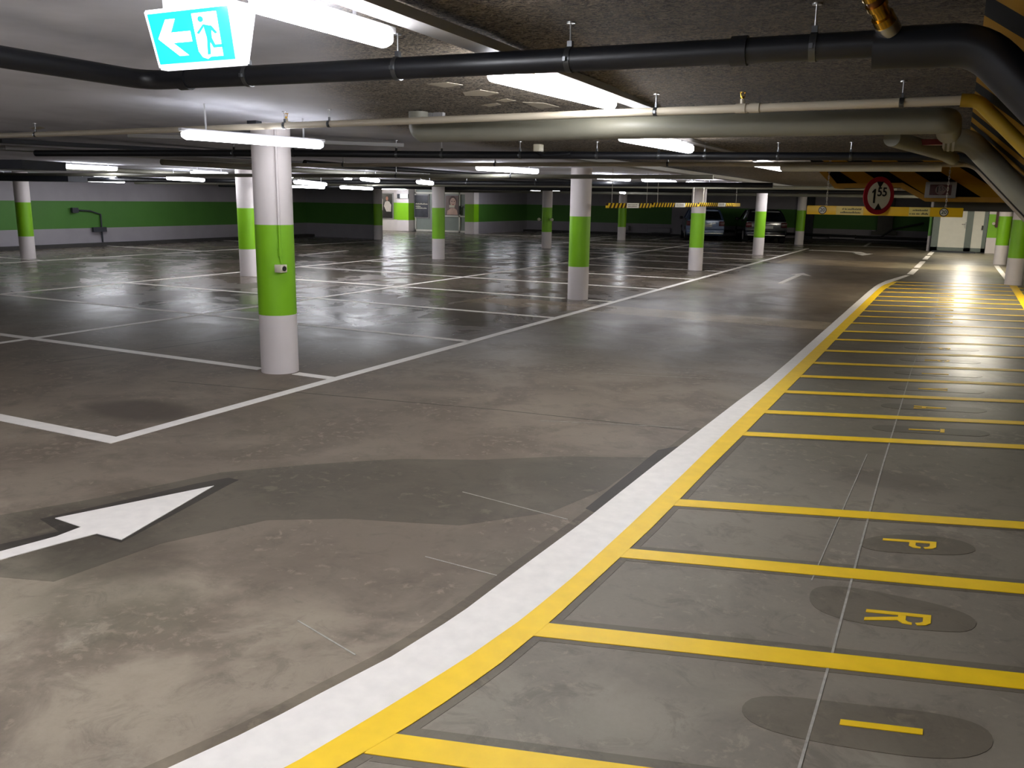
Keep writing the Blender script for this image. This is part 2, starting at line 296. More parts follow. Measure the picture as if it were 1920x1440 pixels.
patch(chaikin([(-.39, 3.50), (-.38, 3.66), (-.22, 3.72), (-.05, 3.72), (.10, 3.72), (.24, 3.66), (.22, 3.52), (.10, 3.46), (-.15, 3.38), (-.32, 3.40)], 2), .0016, 2)
patch(chaikin([(-.28, 4.25), (-.18, 4.42), (.0, 4.52), (.18, 4.55), (.26, 4.45), (.18, 4.33), (.0, 4.25), (-.2, 4.18)], 2), .0016, 2)
for ch, yc in LET[6:12]:
    x, y = lab_c(yc); L, R = (.36, .26) if yc < 4 else (.25, .3)
    patch(stadium(x, y, L, R, .085 if yc < 4 else .1), .0016, 2)
# chalk setting-out line, scuffs
cp = [(-.24, 1.9), (-.24, 3.1), (-.25, 4.1), (-.26, 5.5), (-.26, 7), (-.26, 9.4), (-.22, 12.4), (-.18, 15.6), (-.19, 18.8)]
ribbon(fl, offs(cp, -.0045), offs(cp, .0045), .0024, 5, -.01)
ribbon(fl, offs([(-.40, 3.7), (-.37, 5.9)], -.003), offs([(-.40, 3.7), (-.37, 5.9)], .002), .0022, 5, -.01)
for (x0, y0, x1, y1) in [(-2.1, 2.35, -1.75, 2.25), (-2.0, 3.1, -1.62, 3.08), (-2.3, 3.95, -1.62, 3.85), (-2.6, 5.6, -1.62, 5.95), (-2.9, 7.5, -1.6, 7.9)]:
    flat(fl, [(x0, y0), (x1, y1), (x1, y1+.006), (x0, y0+.006)], .0022, 5, -.01)
# construction joints
for pts in [[(-1.56, 5.9), (-3.0, 5.75), (-6.0, 5.2)], [(-7.6, 5.2), (-6.9, 9.0), (-6.7, 13.0), (-6.7, 22)]]:
    ribbon(fl, [(x-.006, y-.006) for x, y in pts], [(x+.006, y+.006) for x, y in pts], .0008, 4, -.01)
structure('floor', fl, ['floor', 'floor_dark', 'floor_halo', 'floor_light', 'floor_halo_black', 'chalk'])

# ------------------------------------------------------------------ ceiling, following its gentle fall
ce = B()
ys = [-8, -4, 0, 2, 3.5, 4.5, 6, 7.5, 9, 12, 16, 20, 30, 46]
for a, b in zip(ys, ys[1:]):
    x1 = 0.0 if b <= 12 else 8
    prism(ce, [(-44, a, zc(a)), (x1, a, zc(a)), (x1, b, zc(b)), (-44, b, zc(b))], (0, 0, .3))
structure('ceiling', ce, 'ceil')
# ------------------------------------------------------------------ walls with painted band
Z1, Z2 = .538, 1.344
def band_wall(name, p0, p1, th=(0, .2), top=2.35, gr='dim_wallg', wh='dim_wallw'):
    bm = B(); p0 = Vector((p0[0], p0[1], 0)); p1 = Vector((p1[0], p1[1], 0)); t = Vector((th[0], th[1], 0))
    for (za, zb, mi) in ((-.02, Z1, 0), (Z1, Z2, 1), (Z2, top, 0)):
        prism(bm, [p0+Vector((0, 0, za)), p1+Vector((0, 0, za)), p1+Vector((0, 0, zb)), p0+Vector((0, 0, zb))], t, mi)
    return structure(name, bm, [wh, gr])
band_wall('wall_left', (-23.6, -8), (-23.6, 27.9), (-.2, 0))
band_wall('wall_left_return', (-23.6, 27.9), (-20.0, 27.9), (0, .2))
band_wall('wall_entrance_left', (-31, 35.6), (-24.1, 35.6), (0, .2), gr='green', wh='white')
band_wall('wall_lobby_left', (-31, 27.9), (-31, 35.6), (-.2, 0))
band_wall('wall_entrance_side', (-19.95, 35.55), (-19.95, 40.8), (-.15, 0))
band_wall('wall_back', (-19.95, 40.8), (-.95, 40.8), (0, .2))
band_wall('wall_back_side', (-.95, 40.8), (-.95, 34.95), (.1, 0))
band_wall('wall_right_back', (.92, 34.8), (8, 34.8), (0, .2), gr='green', wh='white')
band_wall('wall_right', (7.8, -8), (7.8, 34.8), (.2, 0))
band_wall('wall_behind', (-44, -7.8), (8, -7.8), (0, -.2))

for nm, a in (('floor_shade_back', (-19.9, -1.0, 40.3, 40.8)), ('floor_shade_left', (-23.6, -23.2, -7.5, 27.9))):
    bm = B(); box(bm, *a, 0, .09); structure(nm, bm, 'floor_shade')  # low dark strips stand in for the unlit floor along the walls
# ------------------------------------------------------------------ columns
def column(x, y, label, r=.17, group='green and white banded round columns', z1=Z1, z2=Z2):
    t = thing('column', label, 'column', (x, y, 0), 0, group)
    bm = B(); seg = 48; top = zc(y)+.03; hs = [0, z1, z2, top]; rings = []
    for h in hs: rings.append([bm.verts.new((r*math.cos(2*math.pi*k/seg), r*math.sin(2*math.pi*k/seg), h)) for k in range(seg)])
    for i in range(3):
        for k in range(seg):
            f = bm.faces.new((rings[i][k], rings[i][(k+1) % seg], rings[i+1][(k+1) % seg], rings[i+1][k])); f.material_index = 1 if i == 1 else 0
    bm.faces.new(rings[0][::-1]); bm.faces.new(rings[-1])
    obj('shaft', bm, ['white', 'green'], t); return t
NEAR = column(-5.49, 6.05, 'nearest round column, green banded, with a conduit and white socket box')
column(-5.49, 13.2, 'banded round column second in the front row, with scuffs on its white foot')
column(-5.54, 20.6, 'banded round column in the front row before the blue-grey car')
column(-5.57, 28.1, 'banded round column covering the left half of the dark car')
column(-5.6, 36.2, 'banded round column at the far end, right of the dark car')
column(-12.7, 13.2, 'banded round column mostly hidden behind the nearest column')
column(-12.35, 19.9, 'banded round column in front of the grey door with the dark poster')
column(-12.35, 26.8, 'banded round column of middle distance with white lamps on its sides')
column(-12.5, 34.6, 'small far banded column under the left end of the striped height bars')
column(-20.1, 13.5, 'leftmost banded round column by the dark green wall')
column(-19.95, 27.75, 'banded column at the end of the left wall')
column(1.16, 21.0, 'banded column at the end of the yellow walkway, at the right edge', z1=.56)
column(1.16, 28.3, 'banded column beside the white and grey doors at the right')
# conduit and box on the nearest column

bm = B(); cxx = .150; cyy = -.105; q = .012
top = zc(6.05)
tube(bm, [(cxx, cyy, top-.02), (cxx, cyy, 1.345)], q, 10); obj('conduit', bm, 'white', NEAR)
bm = B(); tube(bm, [(cxx, cyy, 1.345), (cxx, cyy, 1.13)], q, 10); tube(bm, [(cxx, cyy, 1.14), (cxx, cyy, 1.07)], .018, 10); tube(bm, [(cxx, cyy, 1.07), (cxx+.02, cyy-.005, 1.0)], .007, 8); obj('lower_conduit', bm, 'green', NEAR)['label'] = 'green painted conduit with a small clip'
bm = B(); box(bm, .125, .20, -.16, -.075, .93, 1.0, bev=.006); sb = obj('socket_box', bm, 'signwhite', NEAR); sb['label'] = 'small cream white socket box'
bm = B(); tube(bm, [(.198, -.118, .965), (.209, -.118, .965)], .022, 20); obj('socket_opening', bm, 'ink', sb)

# ------------------------------------------------------------------ floor markings
_n = [0]
def line(pts, wd, label, m='marking', cat='floor marking', group='white bay lines', name='bay_line'):
    bm = B(); L, R = [], []
    for i, p in enumerate(pts):
        a = Vector(pts[max(i-1, 0)]); b = Vector(pts[min(i+1, len(pts)-1)]); t = (b-a).normalized(); n = Vector((-t.y, t.x))*wd/2
        L.append((p[0]+n.x, p[1]+n.y)); R.append((p[0]-n.x, p[1]-n.y))
    _n[0] += 1; ribbon(bm, L, R, .0030+.0002*(_n[0] % 7)); return tag(obj(name, bm, m, sm=False), label, cat, group)
LW = .105
line([(-4.82, 3.641), (-4.82, 33.2)], LW, 'long white line bounding the front row of bays along the driving lane')
line([(-9.05, -2), (-9.05, 4.9)], LW*.9, 'white line between back-to-back bays, its near piece at the left edge')
line([(-9.05, 5.15), (-9.05, 33.2)], LW*.9, 'long thin white line between the two back-to-back rows of bays')
line([(-13.42, 8.47), (-13.42, 36)], LW, 'white line bounding the rear side of the bay block')
crossY = [3.70, 6.02, 8.47, 10.84, 13.15, 15.55, 18.05, 20.55, 23.0, 25.5, 28.0, 30.5, 33.0]
lab = ['nearest white bay divider, meeting the long line in the front corner', None, 'white bay divider one bay behind the nearest column', 'white bay divider two bays behind the nearest column', None,
       'white bay divider one bay beyond the second front-row column', 'white bay divider two bays beyond the second front-row column', None, 'white bay divider just beyond the third front-row column', 'white bay divider just before the column hiding the dark car', None, 'white bay divider one bay beyond the column hiding the dark car', 'farthest white bay divider of the block']
for y, l in zip(crossY, lab):
    wd = LW*1.15 if y < 4 else LW
    x0 = -13.42 if y > 8 else -20
    if l is None:
        n = {6.02: 'nearest column', 13.15: 'second front-row column', 20.55: 'third front-row column', 28.0: 'column hiding the dark car'}[y]
        line([(-4.85, y), (-5.28, y)], wd, 'short white bay divider stub between the long line and the %s' % n)
        line([(-5.7, y), (x0 if y < 8 else -12.5, y)], wd, 'white bay divider running left from the %s' % n)
    else: line([(-4.768 if y < 4 else -4.85, y), (x0, y)], wd, l)
# far side of the left aisle
line([(-19.25, -2), (-19.25, 24), (-19.1, 26.6), (-18.9, 27.3), (-18.95, 27.9), (-19.3, 28.3)], .1, 'long white line across the left aisle, curling round the end column')
for i, y in enumerate([8.5, 13.3, 18.2, 23.0]):
    line([(-19.3, y), (-23.5, y)], .1, ['white divider before the dark left wall, near the left frame edge', 'white divider at the foot of the leftmost column', 'white divider before the dark left wall, beyond the leftmost column', 'white divider before the dark left wall, nearest its far end'][i])
line([(-16.0, 18.6), (-16.4, 21.2)], .12, 'short white dash in the left aisle beside the nearest column')
line([(-19.8, 35.1), (-14, 35.2), (-5.7, 36.3), (-.9, 37.2)], .12, 'white line along the foot of the far bays and the parked cars')
for i, x in enumerate([-17.0, -14.2, -11.6, -7.9, -3.2]):
    line([(x, 35.5 if x < -9 else 36.7), (x-.1, 40.6)], .11, ['far bay divider nearest the entrance doors', 'far bay divider behind the small far column', 'far bay divider left of the blue-grey car', 'far bay divider between the two cars', 'far bay divider right of the last column'][i])
# white border line with yellow edge
bm = B(); ribbon(bm, OUT, MID); tag(obj('border_line', bm, 'marking', sm=False), 'broad white curved line separating driving lane from walkway', 'floor marking')
bm = B(); ribbon(bm, MID[:len(INN)], INN, .0042); tag(obj('border_line', bm, 'ymark', sm=False), 'yellow curved line along the inside of the broad white one', 'floor marking')
line([(1.15, 0), (1.15, 20.75)], .14, 'yellow line along the right side of the walkway, ending at the column', 'ymark', group=None, name='border_line')
ds = [((-.90, 22.6), (-.86, 24.6)), ((-.86, 25.1), (-.81, 28.2)), ((-.80, 29.2), (-.77, 31.3)), ((-.76, 32.0), (-.72, 34.5))]
for i, (p, q) in enumerate(ds):
    line([p, q], .14, ['white dash nearest the end of the curved border line', 'second white dash after the curved border line', 'third white dash after the curved border line', 'white dash ending at the white door'][i], group='white dashes leading to the doors', name='dash_line')
bm = B(); flat(bm, [(1.0, 27.6), (1.12, 27.6), (1.16, 21.6), (1.06, 21.8)]); tag(obj('floor_wedge', bm, 'marking', sm=False), 'white wedge painted between the two right columns', 'floor marking')
BN = ['at the bottom edge, mostly outside the frame', 'between the bottom edge and the big letter I', 'between the nearest I and the nearest R', 'between the nearest R and the nearest P', 'just above the nearest P, below the empty double field',
      'between the empty double field and the nearest T', 'between the nearest T and A', 'between the nearest A and V', 'between the nearest V and the small I', 'between the small I and the second R', 'between the second R and the second P', 'directly beyond the second P',
      'one field beyond the second P', 'directly before the farthest T', 'between the farthest T and A', 'between the farthest A and V', 'between the farthest V and I', 'between the farthest I and R', 'between the farthest R and P', 'directly beyond the farthest P',
      'third from the far end of the walkway', 'second from the far end of the walkway', 'at the far end of the walkway, in front of the column']
for Y0, n in zip(BARS, BN):
    s = slope_at(Y0); h = .057 if Y0 < 12 else .05; xi = lerp_x(_I, Y0)-.012
    xe = 2.2 if Y0 < 19.5 else 1.1
    bm = B(); flat(bm, [(xi, Y0-h), (xe, Y0-h+s*(xe-xi)), (xe, Y0+h+s*(xe-xi)), (xi, Y0+h)], .0038)
    tag(obj('walkway_stripe', bm, 'ymark', sm=False), 'yellow walkway stripe ' + n, 'floor marking', 'yellow stripes across the walkway')
# stencil letters, up = +X
def letter(ch, yc, label):
    x0, y0 = lab_c(yc); Hh, Wd, th = .235, .105, .027; s = slope_at(yc)
    def P(u, v): # u up 0..1, v right 0..1
        X = x0+(u-.5)*Hh; return (X, y0+(X-x0)*s-(v-.5)*Wd)
    bm = B(); q = lambda pts: flat(bm, [P(*p) for p in pts], .004)
    k = th/Wd; ku = th/Hh
    if ch == 'I': q([(0, .5-k*.6), (1, .5-k*.6), (1, .5+k*.6), (0, .5+k*.6)])
    if ch == 'T':
        q([(0, .5-k/2), (.86, .5-k/2), (.86, .5+k/2), (0, .5+k/2)]); q([(.88, 0), (1, 0), (1, 1), (.88, 1)])
    if ch == 'V':
        q([(1, 0), (1, k), (0, .5+k*.4), (0, .5-k*.5)]); q([(1, 1-k), (1, 1), (0.02, .5+k*.6), (.22, .5+k*.35)])
    if ch == 'A':
        q([(0, 0), (0, k), (1, .5+k*.4), (1, .5-k*.5)]); q([(0, 1-k), (0, 1), (.98, .5+k*.6), (.78, .5+k*.35)]); q([(.25, .3), (.37, .33), (.37, .62), (.25, .66)])
    if ch in 'PR':
        q([(0, 0), (1, 0), (1, k), (0, k)])
        q([(.88, k), (1, k), (1, .72), (.93, .93), (.80, 1), (.77, .82), (.84, .76), (.88, .66)])
        q([(.50, k), (.62, k+.02), (.62, .66), (.66, .78), (.72, .82), (.72, 1), (.58, .95), (.50, .72)])
    if ch == 'R': q([(.50, .42), (.50, .72), (0, 1.0), (0, .74)])
    tag(obj('floor_letter', bm, 'ymark', sm=False), label, 'letter', 'stencilled letters of the walkway')
pos = ['farthest', 'second', 'nearest']
extra = {'I2': 'large yellow letter I in the nearest dark oval, bottom right', 'R2': 'nearest yellow stencil letter R on a dark primed oval', 'P2': 'nearest yellow stencil letter P below the empty double field'}
for i, (ch, yc) in enumerate(LET):
    wd = i//6; l = extra.get(ch+'2') if wd == 2 else ('yellow stencil letter %s of the %s' % (ch, ['farthest word PRIVAT, washed out by glare', 'middle word PRIVAT'][wd]))
    letter(ch, yc, l)
# arrows
bm = B(); flat(bm, [(-3.87, 2.6), (-3.56, 3.35), (-3.35, 2.57), (-3.515, 2.565), (-3.55, 2.45), (-3.62, 2.16), (-3.78, 1.8), (-4.0, 1.5), (-4.09, 1.56), (-3.87, 1.86), (-3.71, 2.2), (-3.65, 2.45), (-3.655, 2.585)])
tag(obj('arrow_marking', bm, 'marking', sm=False), 'large white painted arrow in the lane at the left foreground', 'arrow')
bm = B(); flat(bm, [tuple(floor_at(1300+x/4.8, 440+y/4.8)[:2]) for x, y in [(752, 440), (800, 441), (978, 364), (1062, 374), (992, 346), (866, 358), (925, 363)]])
tag(obj('arrow_marking', bm, 'marking', sm=False), 'white bent arrow in the middle of the far lane', 'arrow')
bm = B(); ribbon(bm, [(-4.6, 32.4), (-3.6, 32.5), (-2.9, 32.2), (-2.6, 31.2)], [(-4.6, 32.0), (-3.6, 32.1), (-3.1, 31.8), (-2.9, 31.0)]); flat(bm, [(-3.05, 31.2), (-2.45, 31.3), (-2.65, 30.1)])
tag(obj('arrow_marking', bm, 'marking', sm=False), 'small far curved white arrow near the parked cars', 'arrow')

# ------------------------------------------------------------------ ceiling lights
def light(p, q, label, group='fluorescent ceiling lights', wd=.07, tm='tubef', full=True):
    p = Vector(p); q = Vector(q); d = q-p; L = d.length; mid = (p+q)/2; rz = math.atan2(d.y, d.x)
    t = thing('ceiling_light', label, 'ceiling light', mid, rz, group)
    h = L/2; bm = B()
    # diffuser: rounded trough
    prof = [(-wd/2, .022), (-wd/2, -.01), (-wd*.36, -.027), (-wd*.12, -.034), (wd*.12, -.034), (wd*.36, -.027), (wd/2, -.01), (wd/2, .022)]
    xs = [(-h, .6), (-h+.03, 1), (h-.03, 1), (h, .6)]
    rings = [[bm.verts.new((x, a*s, b*s)) for a, b in prof] for x, s in xs]
    for a, b in zip(rings, rings[1:]):
        for k in range(len(prof)): bm.faces.new((a[k], a[(k+1) % len(prof)], b[(k+1) % len(prof)], b[k]))
    bm.faces.new(rings[0][::-1]); bm.faces.new(rings[-1]); obj('diffuser', bm, tm, t)
    top = zc(mid.y)-mid.z
    bm = B(); box(bm, -h-.02, h+.02, -wd*.32, wd*.32, .023, .047, bev=.004); obj('housing', bm, 'housing', t)
    if full:
        for s in (-1, 1):
            bm = B(); box(bm, s*h*.7-.005, s*h*.7+.005, -.005, .005, .047, max(top, .06)+.01); obj('bracket', bm, 'housing', t)
    return t
lamps = [
 ((-2.06, 1.55, 2.2), (-2.06, 2.95, 2.2), 'closest tube light, glaring at the top edge beside the exit sign', 'tube', .085),
 ((-2.13, 3.93, 2.2), (-2.05, 5.40, 2.2), 'tube light just behind the near black pipe', 'tube', .085),
 ((-2.27, 6.2, 2.06), (-2.22, 7.85, 2.06), 'tube light under the middle of the big grey pipe', 'tube', .085),
 ((-2.30, 11.0, 2.07), (-2.28, 12.7, 2.07), 'tube light left of the white capped tube', 'tubef', .08),
 (floor_at(342, 252, 2.02), floor_at(604, 272, 2.02), 'bright tube light across the top of the nearest column', 'tuben', .06),
]
for p, q, l, tm, wd in lamps: light(p, q, l, tm=tm, wd=wd)
fp = [
 ((895, 315), (1007, 322), 2.03, 'tube light between the second column and the black pipe with the camera'),
 ((1120, 332), (1179, 337), 2.02, 'tube light over the left end of the striped bars'),
 ((1207, 337), (1265, 343), 2.0, 'tube light over the middle of the striped bars'),
 ((1290, 343), (1336, 347), 1.97, 'tube light at the top of the third front-row column'),
 ((117, 312), (218, 317), 2.04, 'upper of two close tube lights over the dark left wall'),
 ((135, 326), (215, 330), 2.01, 'middle tube light of the cluster over the dark left wall'),
 ((360, 323), (424, 327), 2.0, 'small tube light left of the nearest column, upper one'),
 ((315, 334), (381, 338), 1.91, 'small tube light left of the nearest column, lower one'),
 ((555, 341), (609, 346), 1.84, 'tube light to the right of the nearest column'),
 ((680, 335), (708, 339), 1.91, 'short tube light above the end of the left wall'),
 ((0, 331), (50, 333), 1.95, 'tube light touching the head of the leftmost column'),
 ((785, 341), (809, 344), 1.88, 'tube light above the dark poster'),
 ((1405, 354), (1420, 355), 1.98, 'tiny tube light left of the column hiding the dark car'),
 ((1450, 357), (1468, 358), 1.97, 'tiny tube light between the dark car and the last column'),
 ((1476, 357.6), (1499, 359.2), 1.97, 'tube light at the top of the last front-row column'),
 ((1377, 350), (1389, 351), 1.97, 'tiny tube light above the right end of the striped bars'),
 ((916, 359.5), (937, 359.8), 1.91, 'left one of two square lights in front of the entrance'),
 ((944, 359.6), (968, 359.95), 1.92, 'right one of two square lights in front of the entrance'),
 ((996, 358), (1012, 358.5), 1.95, 'small light left of the column with white lamps'),
 ((1033, 358.6), (1048, 359.1), 1.95, 'small light right of the column with white lamps'),
 ((1164, 361), (1171, 362), 1.89, 'small light at the top of the small far column'),
 ((541, 331), (549, 331), 2.02, 'tiny light peeking out right of the nearest column'),
 ((647, 336), (658, 336), 1.99, 'small bright end of a lamp between the two columns'),
]
for a, b, z, l in fp: light(floor_at(*a, z), floor_at(*b, z), l, wd=.10)
# strips hung low in the left hall (seen nearly edge-on)
for a, b, z, l in [((140, 337), (232, 341), 1.92, 'long slim lamp strip lowest over the left wall'), ((290, 342), (380, 344), 1.93, 'slim lamp strip over the middle of the left wall'), ((540, 349), (607, 352), 1.86, 'slim lamp strip right of the nearest column, lowest'), ((640, 351), (697, 354), 1.81, 'slim lamp strip before the end column of the left wall')]:
    light(floor_at(*a, z), floor_at(*b, z), l, wd=.09)
# lamps whose light reaches the doors and the walkway beyond the ramp
light((.5, 16.0, 2.0), (.5, 17.6, 2.0), 'tube light over the walkway behind the striped ramp', tm='tubew', wd=.1)
light((.3, 24.5, 2.0), (.3, 26.0, 2.0), 'tube light over the floor before the white doors', tm='tubew', wd=.1)
light((.3, 31.0, 2.0), (.3, 32.6, 2.0), 'tube light close to the white doors', tm='tubew', wd=.1)
light((-24.6, 33.6, 1.98), (-22.6, 33.6, 1.98), 'added lamp brightening the lobby in front of the tall poster', tm='tube', wd=.12)  # extra lamp added to brighten the pier and entrance
light((-29.0, 32.5, 1.98), (-27.4, 32.5, 1.98), 'lamp deeper in the lobby behind the end column', tm='tubew', wd=.1)
# the runs go on behind the photographer
light((-2.06, -1.6, 2.25), (-2.06, -.1, 2.25), 'tube light of the near run, behind the viewpoint', tm='tube')
light((-5.95, 1.0, 2.2), (-5.95, 2.5, 2.2), 'tube light of the second run, left of the view', tm='tube')
light((-.6, -1.6, 2.36), (-.6, -.1, 2.36), 'tube light just above and behind the viewpoint', tm='tube')
light((-3.9, -1.4, 2.25), (-3.9, .1, 2.25), 'added tube light left of and behind the viewpoint', tm='tube')  # unseen lamp off the runs, added to brighten the near floor
light((-10.5, 2.5, 2.2), (-10.5, 4.0, 2.2), 'tube light far left, outside the view', tm='tubef')

def runs(name, label, p, q, wd, ht, m='tray', cat='cable tray', group=None, lip=True):
    p = Vector(p); q = Vector(q); d = (q-p).normalized(); n = Vector((-d.y, d.x, 0)).normalized()*wd/2
    bm = B(); pts = [p-n, p+n, p+n+Vector((0, 0, ht)), p-n+Vector((0, 0, ht))]; prism(bm, pts, q-p)
    return tag(obj(name, bm, m, sm=False), label, cat, group)
def zc2(y, d): return zc(y)-d
runs('light_rail', 'grey rail carrying the closest tube lights along the ceiling', (-1.95, .6, 2.285), (-1.95, 6.0, 2.2), .12, .04)
runs('light_rail', 'grey rail behind the bright lamp of the nearest column', floor_at(240, 258, 2.10), floor_at(755, 276, 2.10), .12, .035)
runs('light_rail', 'grey rail carrying the lamp left of the white tube', (-2.27, 6.2, 2.13), (-2.2, 12.8, 2.11), .10, .03)

# ------------------------------------------------------------------ pipes
def pipe(name, label, pts, r, m, hangers=(), hr=None, sockets=(), rad=.12, seg=20, cat='pipe', capdome=False, group=None):
    t = thing(name, label, cat, Vector(pts[0]), 0, group); o = Vector(pts[0])
    bm = B(); P = bend([Vector(p)-o for p in pts], rad); tube(bm, P, r, seg)
    if capdome:
        d = (P[0]-P[1]).normalized(); tube(bm, [P[0]+d*r*s for s in (0, .4, .75, .95, 1)], r, seg, rads=[r, r*.93, r*.68, r*.35, .002])
    obj('pipe_run', bm, m, t)
    def along(x):
        for a, b in zip(pts, pts[1:]):
            a, b = Vector(a), Vector(b); ax = abs(b.x-a.x) > abs(b.y-a.y)
            lo, hi = (a.x, b.x) if ax else (a.y, b.y)
            if ax and min(lo, hi) <= x <= max(lo, hi): return a.lerp(b, (x-a.x)/(b.x-a.x)), (b-a).normalized()
        return Vector(pts[0]), Vector((1, 0, 0))
    for x in sockets:
        c, d = along(x); bm = B(); tube(bm, [c-o-d*.03, c-o+d*.03], r*1.16, seg); obj('socket_joint', bm, m, t)
    for x in hangers:
        c, d = along(x); bm = B(); tube(bm, [c-o-d*.012, c-o+d*.012], r*1.1, seg); s = max(r*.22, .006)
        box(bm, c.x-o.x-s, c.x-o.x+s, c.y-o.y-s, c.y-o.y+s, c.z-o.z+r*1.02, c.z-o.z+r*1.02+.025)
        box(bm, c.x-o.x-.006, c.x-o.x+.006, c.y-o.y-r*1.35, c.y-o.y-r*1.02, c.z-o.z-.012, c.z-o.z+.005)
        cl = obj('pipe_clamp', bm, 'clamp', t)
        bm = B(); tube(bm, [(c.x-o.x, c.y-o.y, c.z-o.z+r), (c.x-o.x, c.y-o.y, zc(c.y)-o.z+.005)], .004, 8); tube(bm, [(c.x-o.x, c.y-o.y, zc(c.y)-o.z-.006), (c.x-o.x, c.y-o.y, zc(c.y)-o.z+.003)], .018, 10)
        obj('threaded_rod', bm, 'steel', t)
    return t
D = 1.0
pipe('drain_pipe', 'thick black drain pipe nearest the viewer, crossing the ceiling and dropping along the ramp', [(-3.72, .3, 2.175), (-3.85, 3.34, 2.175), (-3.1, 3.40, 2.175), (-1.5, 3.49, 2.172), (-.32, 3.52, 2.166)], .048, 'black', hangers=(2.7, -3.2, -2.35, -1.52, -.55), sockets=(2.45, -.82, -3.6), rad=.14)
pipe('drain_pipe', 'wider black pipe section below the brass valve', [(-.34, 3.52, 2.15), (-.0, 3.52, 2.145), (1.1, 3.52, 1.01)], .072, 'black', rad=.09, seg=28)
pipe('sprinkler_pipe', 'slim cream pipe crossing the whole ceiling in front of the grey duct', [(-16, 5.75, 2.13), (-6, 5.45, 2.13), (-1.75, 5.28, 2.135), (-.06, 5.20, 2.135)], .024, 'cream', hangers=(-7.9, -4.75, -1.72, -.34, -4.3, -9.4), sockets=(-1.2, -1.12), rad=.1)
pipe('sprinkler_pipe', 'yellow pipe descending along the striped ramp', [(-.06, 5.20, 2.135), (.02, 5.2, 2.13), (1.0, 5.2, 1.15)], .034, 'ypipe', rad=.04, sockets=())
pipe('heating_duct', 'big grey insulated pipe with a bent left end', [(-3.66, 5.62, 2.222), (-3.66, 5.62, 2.075), (-.25, 5.66, 2.075), (-.12, 5.66, 2.075), (-.12, 6.3, 2.06)], .073, 'duct', rad=.11, seg=28)
pipe('heating_duct', 'big grey pipe turning down along the ramp at the right', [(-.16, 6.9, 2.05), (.0, 6.9, 2.05), (1.05, 6.9, .98)], .075, 'duct', rad=.08, seg=28)
pipe('heating_duct', 'short diagonal grey pipe below the end of the big one', [(-.42, 5.9, 2.0), (-.15, 7.1, 1.97), (-.1, 7.9, 1.97)], .05, 'duct', rad=.1)
bm = B(); box(bm, -.34, -.15, 6.35, 6.43, 1.985, 2.02); tag(obj('pipe_strap', bm, 'red', sm=False), 'dark red strap between the grey pipes at the right', 'pipe strap')
bm = B()
for k in range(3): tube(bm, [(-.16+k*.03, 6.9, 2.05), (-.145+k*.03, 6.9, 2.05)], .079, 20)
tag(obj('pipe_band', bm, 'steel'), 'shiny metal bands round the right grey pipe', 'pipe band')
pipe('drain_pipe', 'black pipe of middle distance with many bright hanger bolts', [(-9.5, 6.6, 2.03), (-6.2, 7.16, 2.03), (-4.9, 7.69, 2.03), (-1.88, 8.35, 2.025), (.04, 8.6, 2.02), (.94, 8.6, 1.1)], .036, 'black', hangers=(-6.9, -6.2, -5.2, -4.75, -3.95, -3.2, -2.62, -2.2, -1.55, -.93, -.13), rad=.15)
pipe('sprinkler_pipe', 'cream pipe just behind the middle black pipe', [(-9.5, 9.2, 2.0), (-3, 9.4, 2.0), (.06, 9.5, 1.99), (.9, 9.5, 1.13)], .024, 'cream', hangers=(-7.2, -5.0, -2.9), rad=.08)
pipe('capped_tube', 'whitish tube with a rounded end above the striped beam', [(-1.66, 9.35, 1.955), (-.2, 9.35, 1.955)], .037, 'signwhite', capdome=True)
pipe('sprinkler_pipe', 'thin cream pipe before the second front-row column head', [(-18, 11.3, 1.93), (-3, 11.8, 1.93)], .03, 'duct', hangers=(-8, -6), rad=.1)
pipe('drain_pipe', 'black pipe crossing behind the second front-row column', [(-22.4, 14.7, 1.91), (-3.0, 16.0, 1.91)], .045, 'black', hangers=(-13, -9, -7.5))
pipe('drain_pipe', 'black pipe crossing behind the third front-row column', [(-22.4, 22.1, 1.90), (-1.0, 23.6, 1.90)], .05, 'black')
pipe('sprinkler_pipe', 'grey pipe far back under the ceiling', [(-22.4, 18.7, 1.91), (-1.2, 19.6, 1.93)], .04, 'duct')
pipe('sprinkler_pipe', 'grey pipe far back, last before the cars', [(-19.6, 31.6, 1.89), (-1.2, 32.4, 1.89)], .05, 'duct')
pipe('sprinkler_pipe', 'grey pipe running away above the left aisle', [(-14.6, 4, 2.05), (-15.2, 27, 1.99)], .04, 'duct')
pipe('sprinkler_pipe', 'grey pipe running away above the rear bays', [(-10.2, 9.0, 2.04), (-10.4, 34, 1.99)], .045, 'duct')
pipe('drain_pipe', 'black pipe running away above the bays between the columns', [(-8.2, 9.7, 2.05), (-8.4, 36, 1.995)], .04, 'black')
runs('cable_tray', 'broad dark cable tray high over the dark left wall', (-22.9, 4, 1.95), (-22.9, 27.6, 1.95), .7, .1, 'dark')
runs('cable_tray', 'dark cable tray crossing the left hall by the leftmost column', (-22.4, 10.4, 1.80), (-15.5, 11.6, 1.80), .5, .1, 'dark')
runs('cable_tray', 'pale cable tray running above the left aisle', (-17.6, 3.0, 2.03), (-17.8, 27, 1.97), .25, .07, 'tray')
runs('cable_tray', 'grey cable tray crossing in front of the second column of the rear row', (-20, 16.5, 1.90), (-8.9, 17.2, 1.90), .35, .07, 'dark')
runs('cable_tray', 'dark tray in front of the far wall above the striped bars', (-19.6, 38.6, 1.96), (-1.1, 38.6, 1.96), .6, .1, 'dark')
runs('cable_tray', 'grey tray over the far bays before the dark tray', (-19.6, 36.9, 2.0), (-1.1, 37.1, 2.0), .3, .06, 'tray')
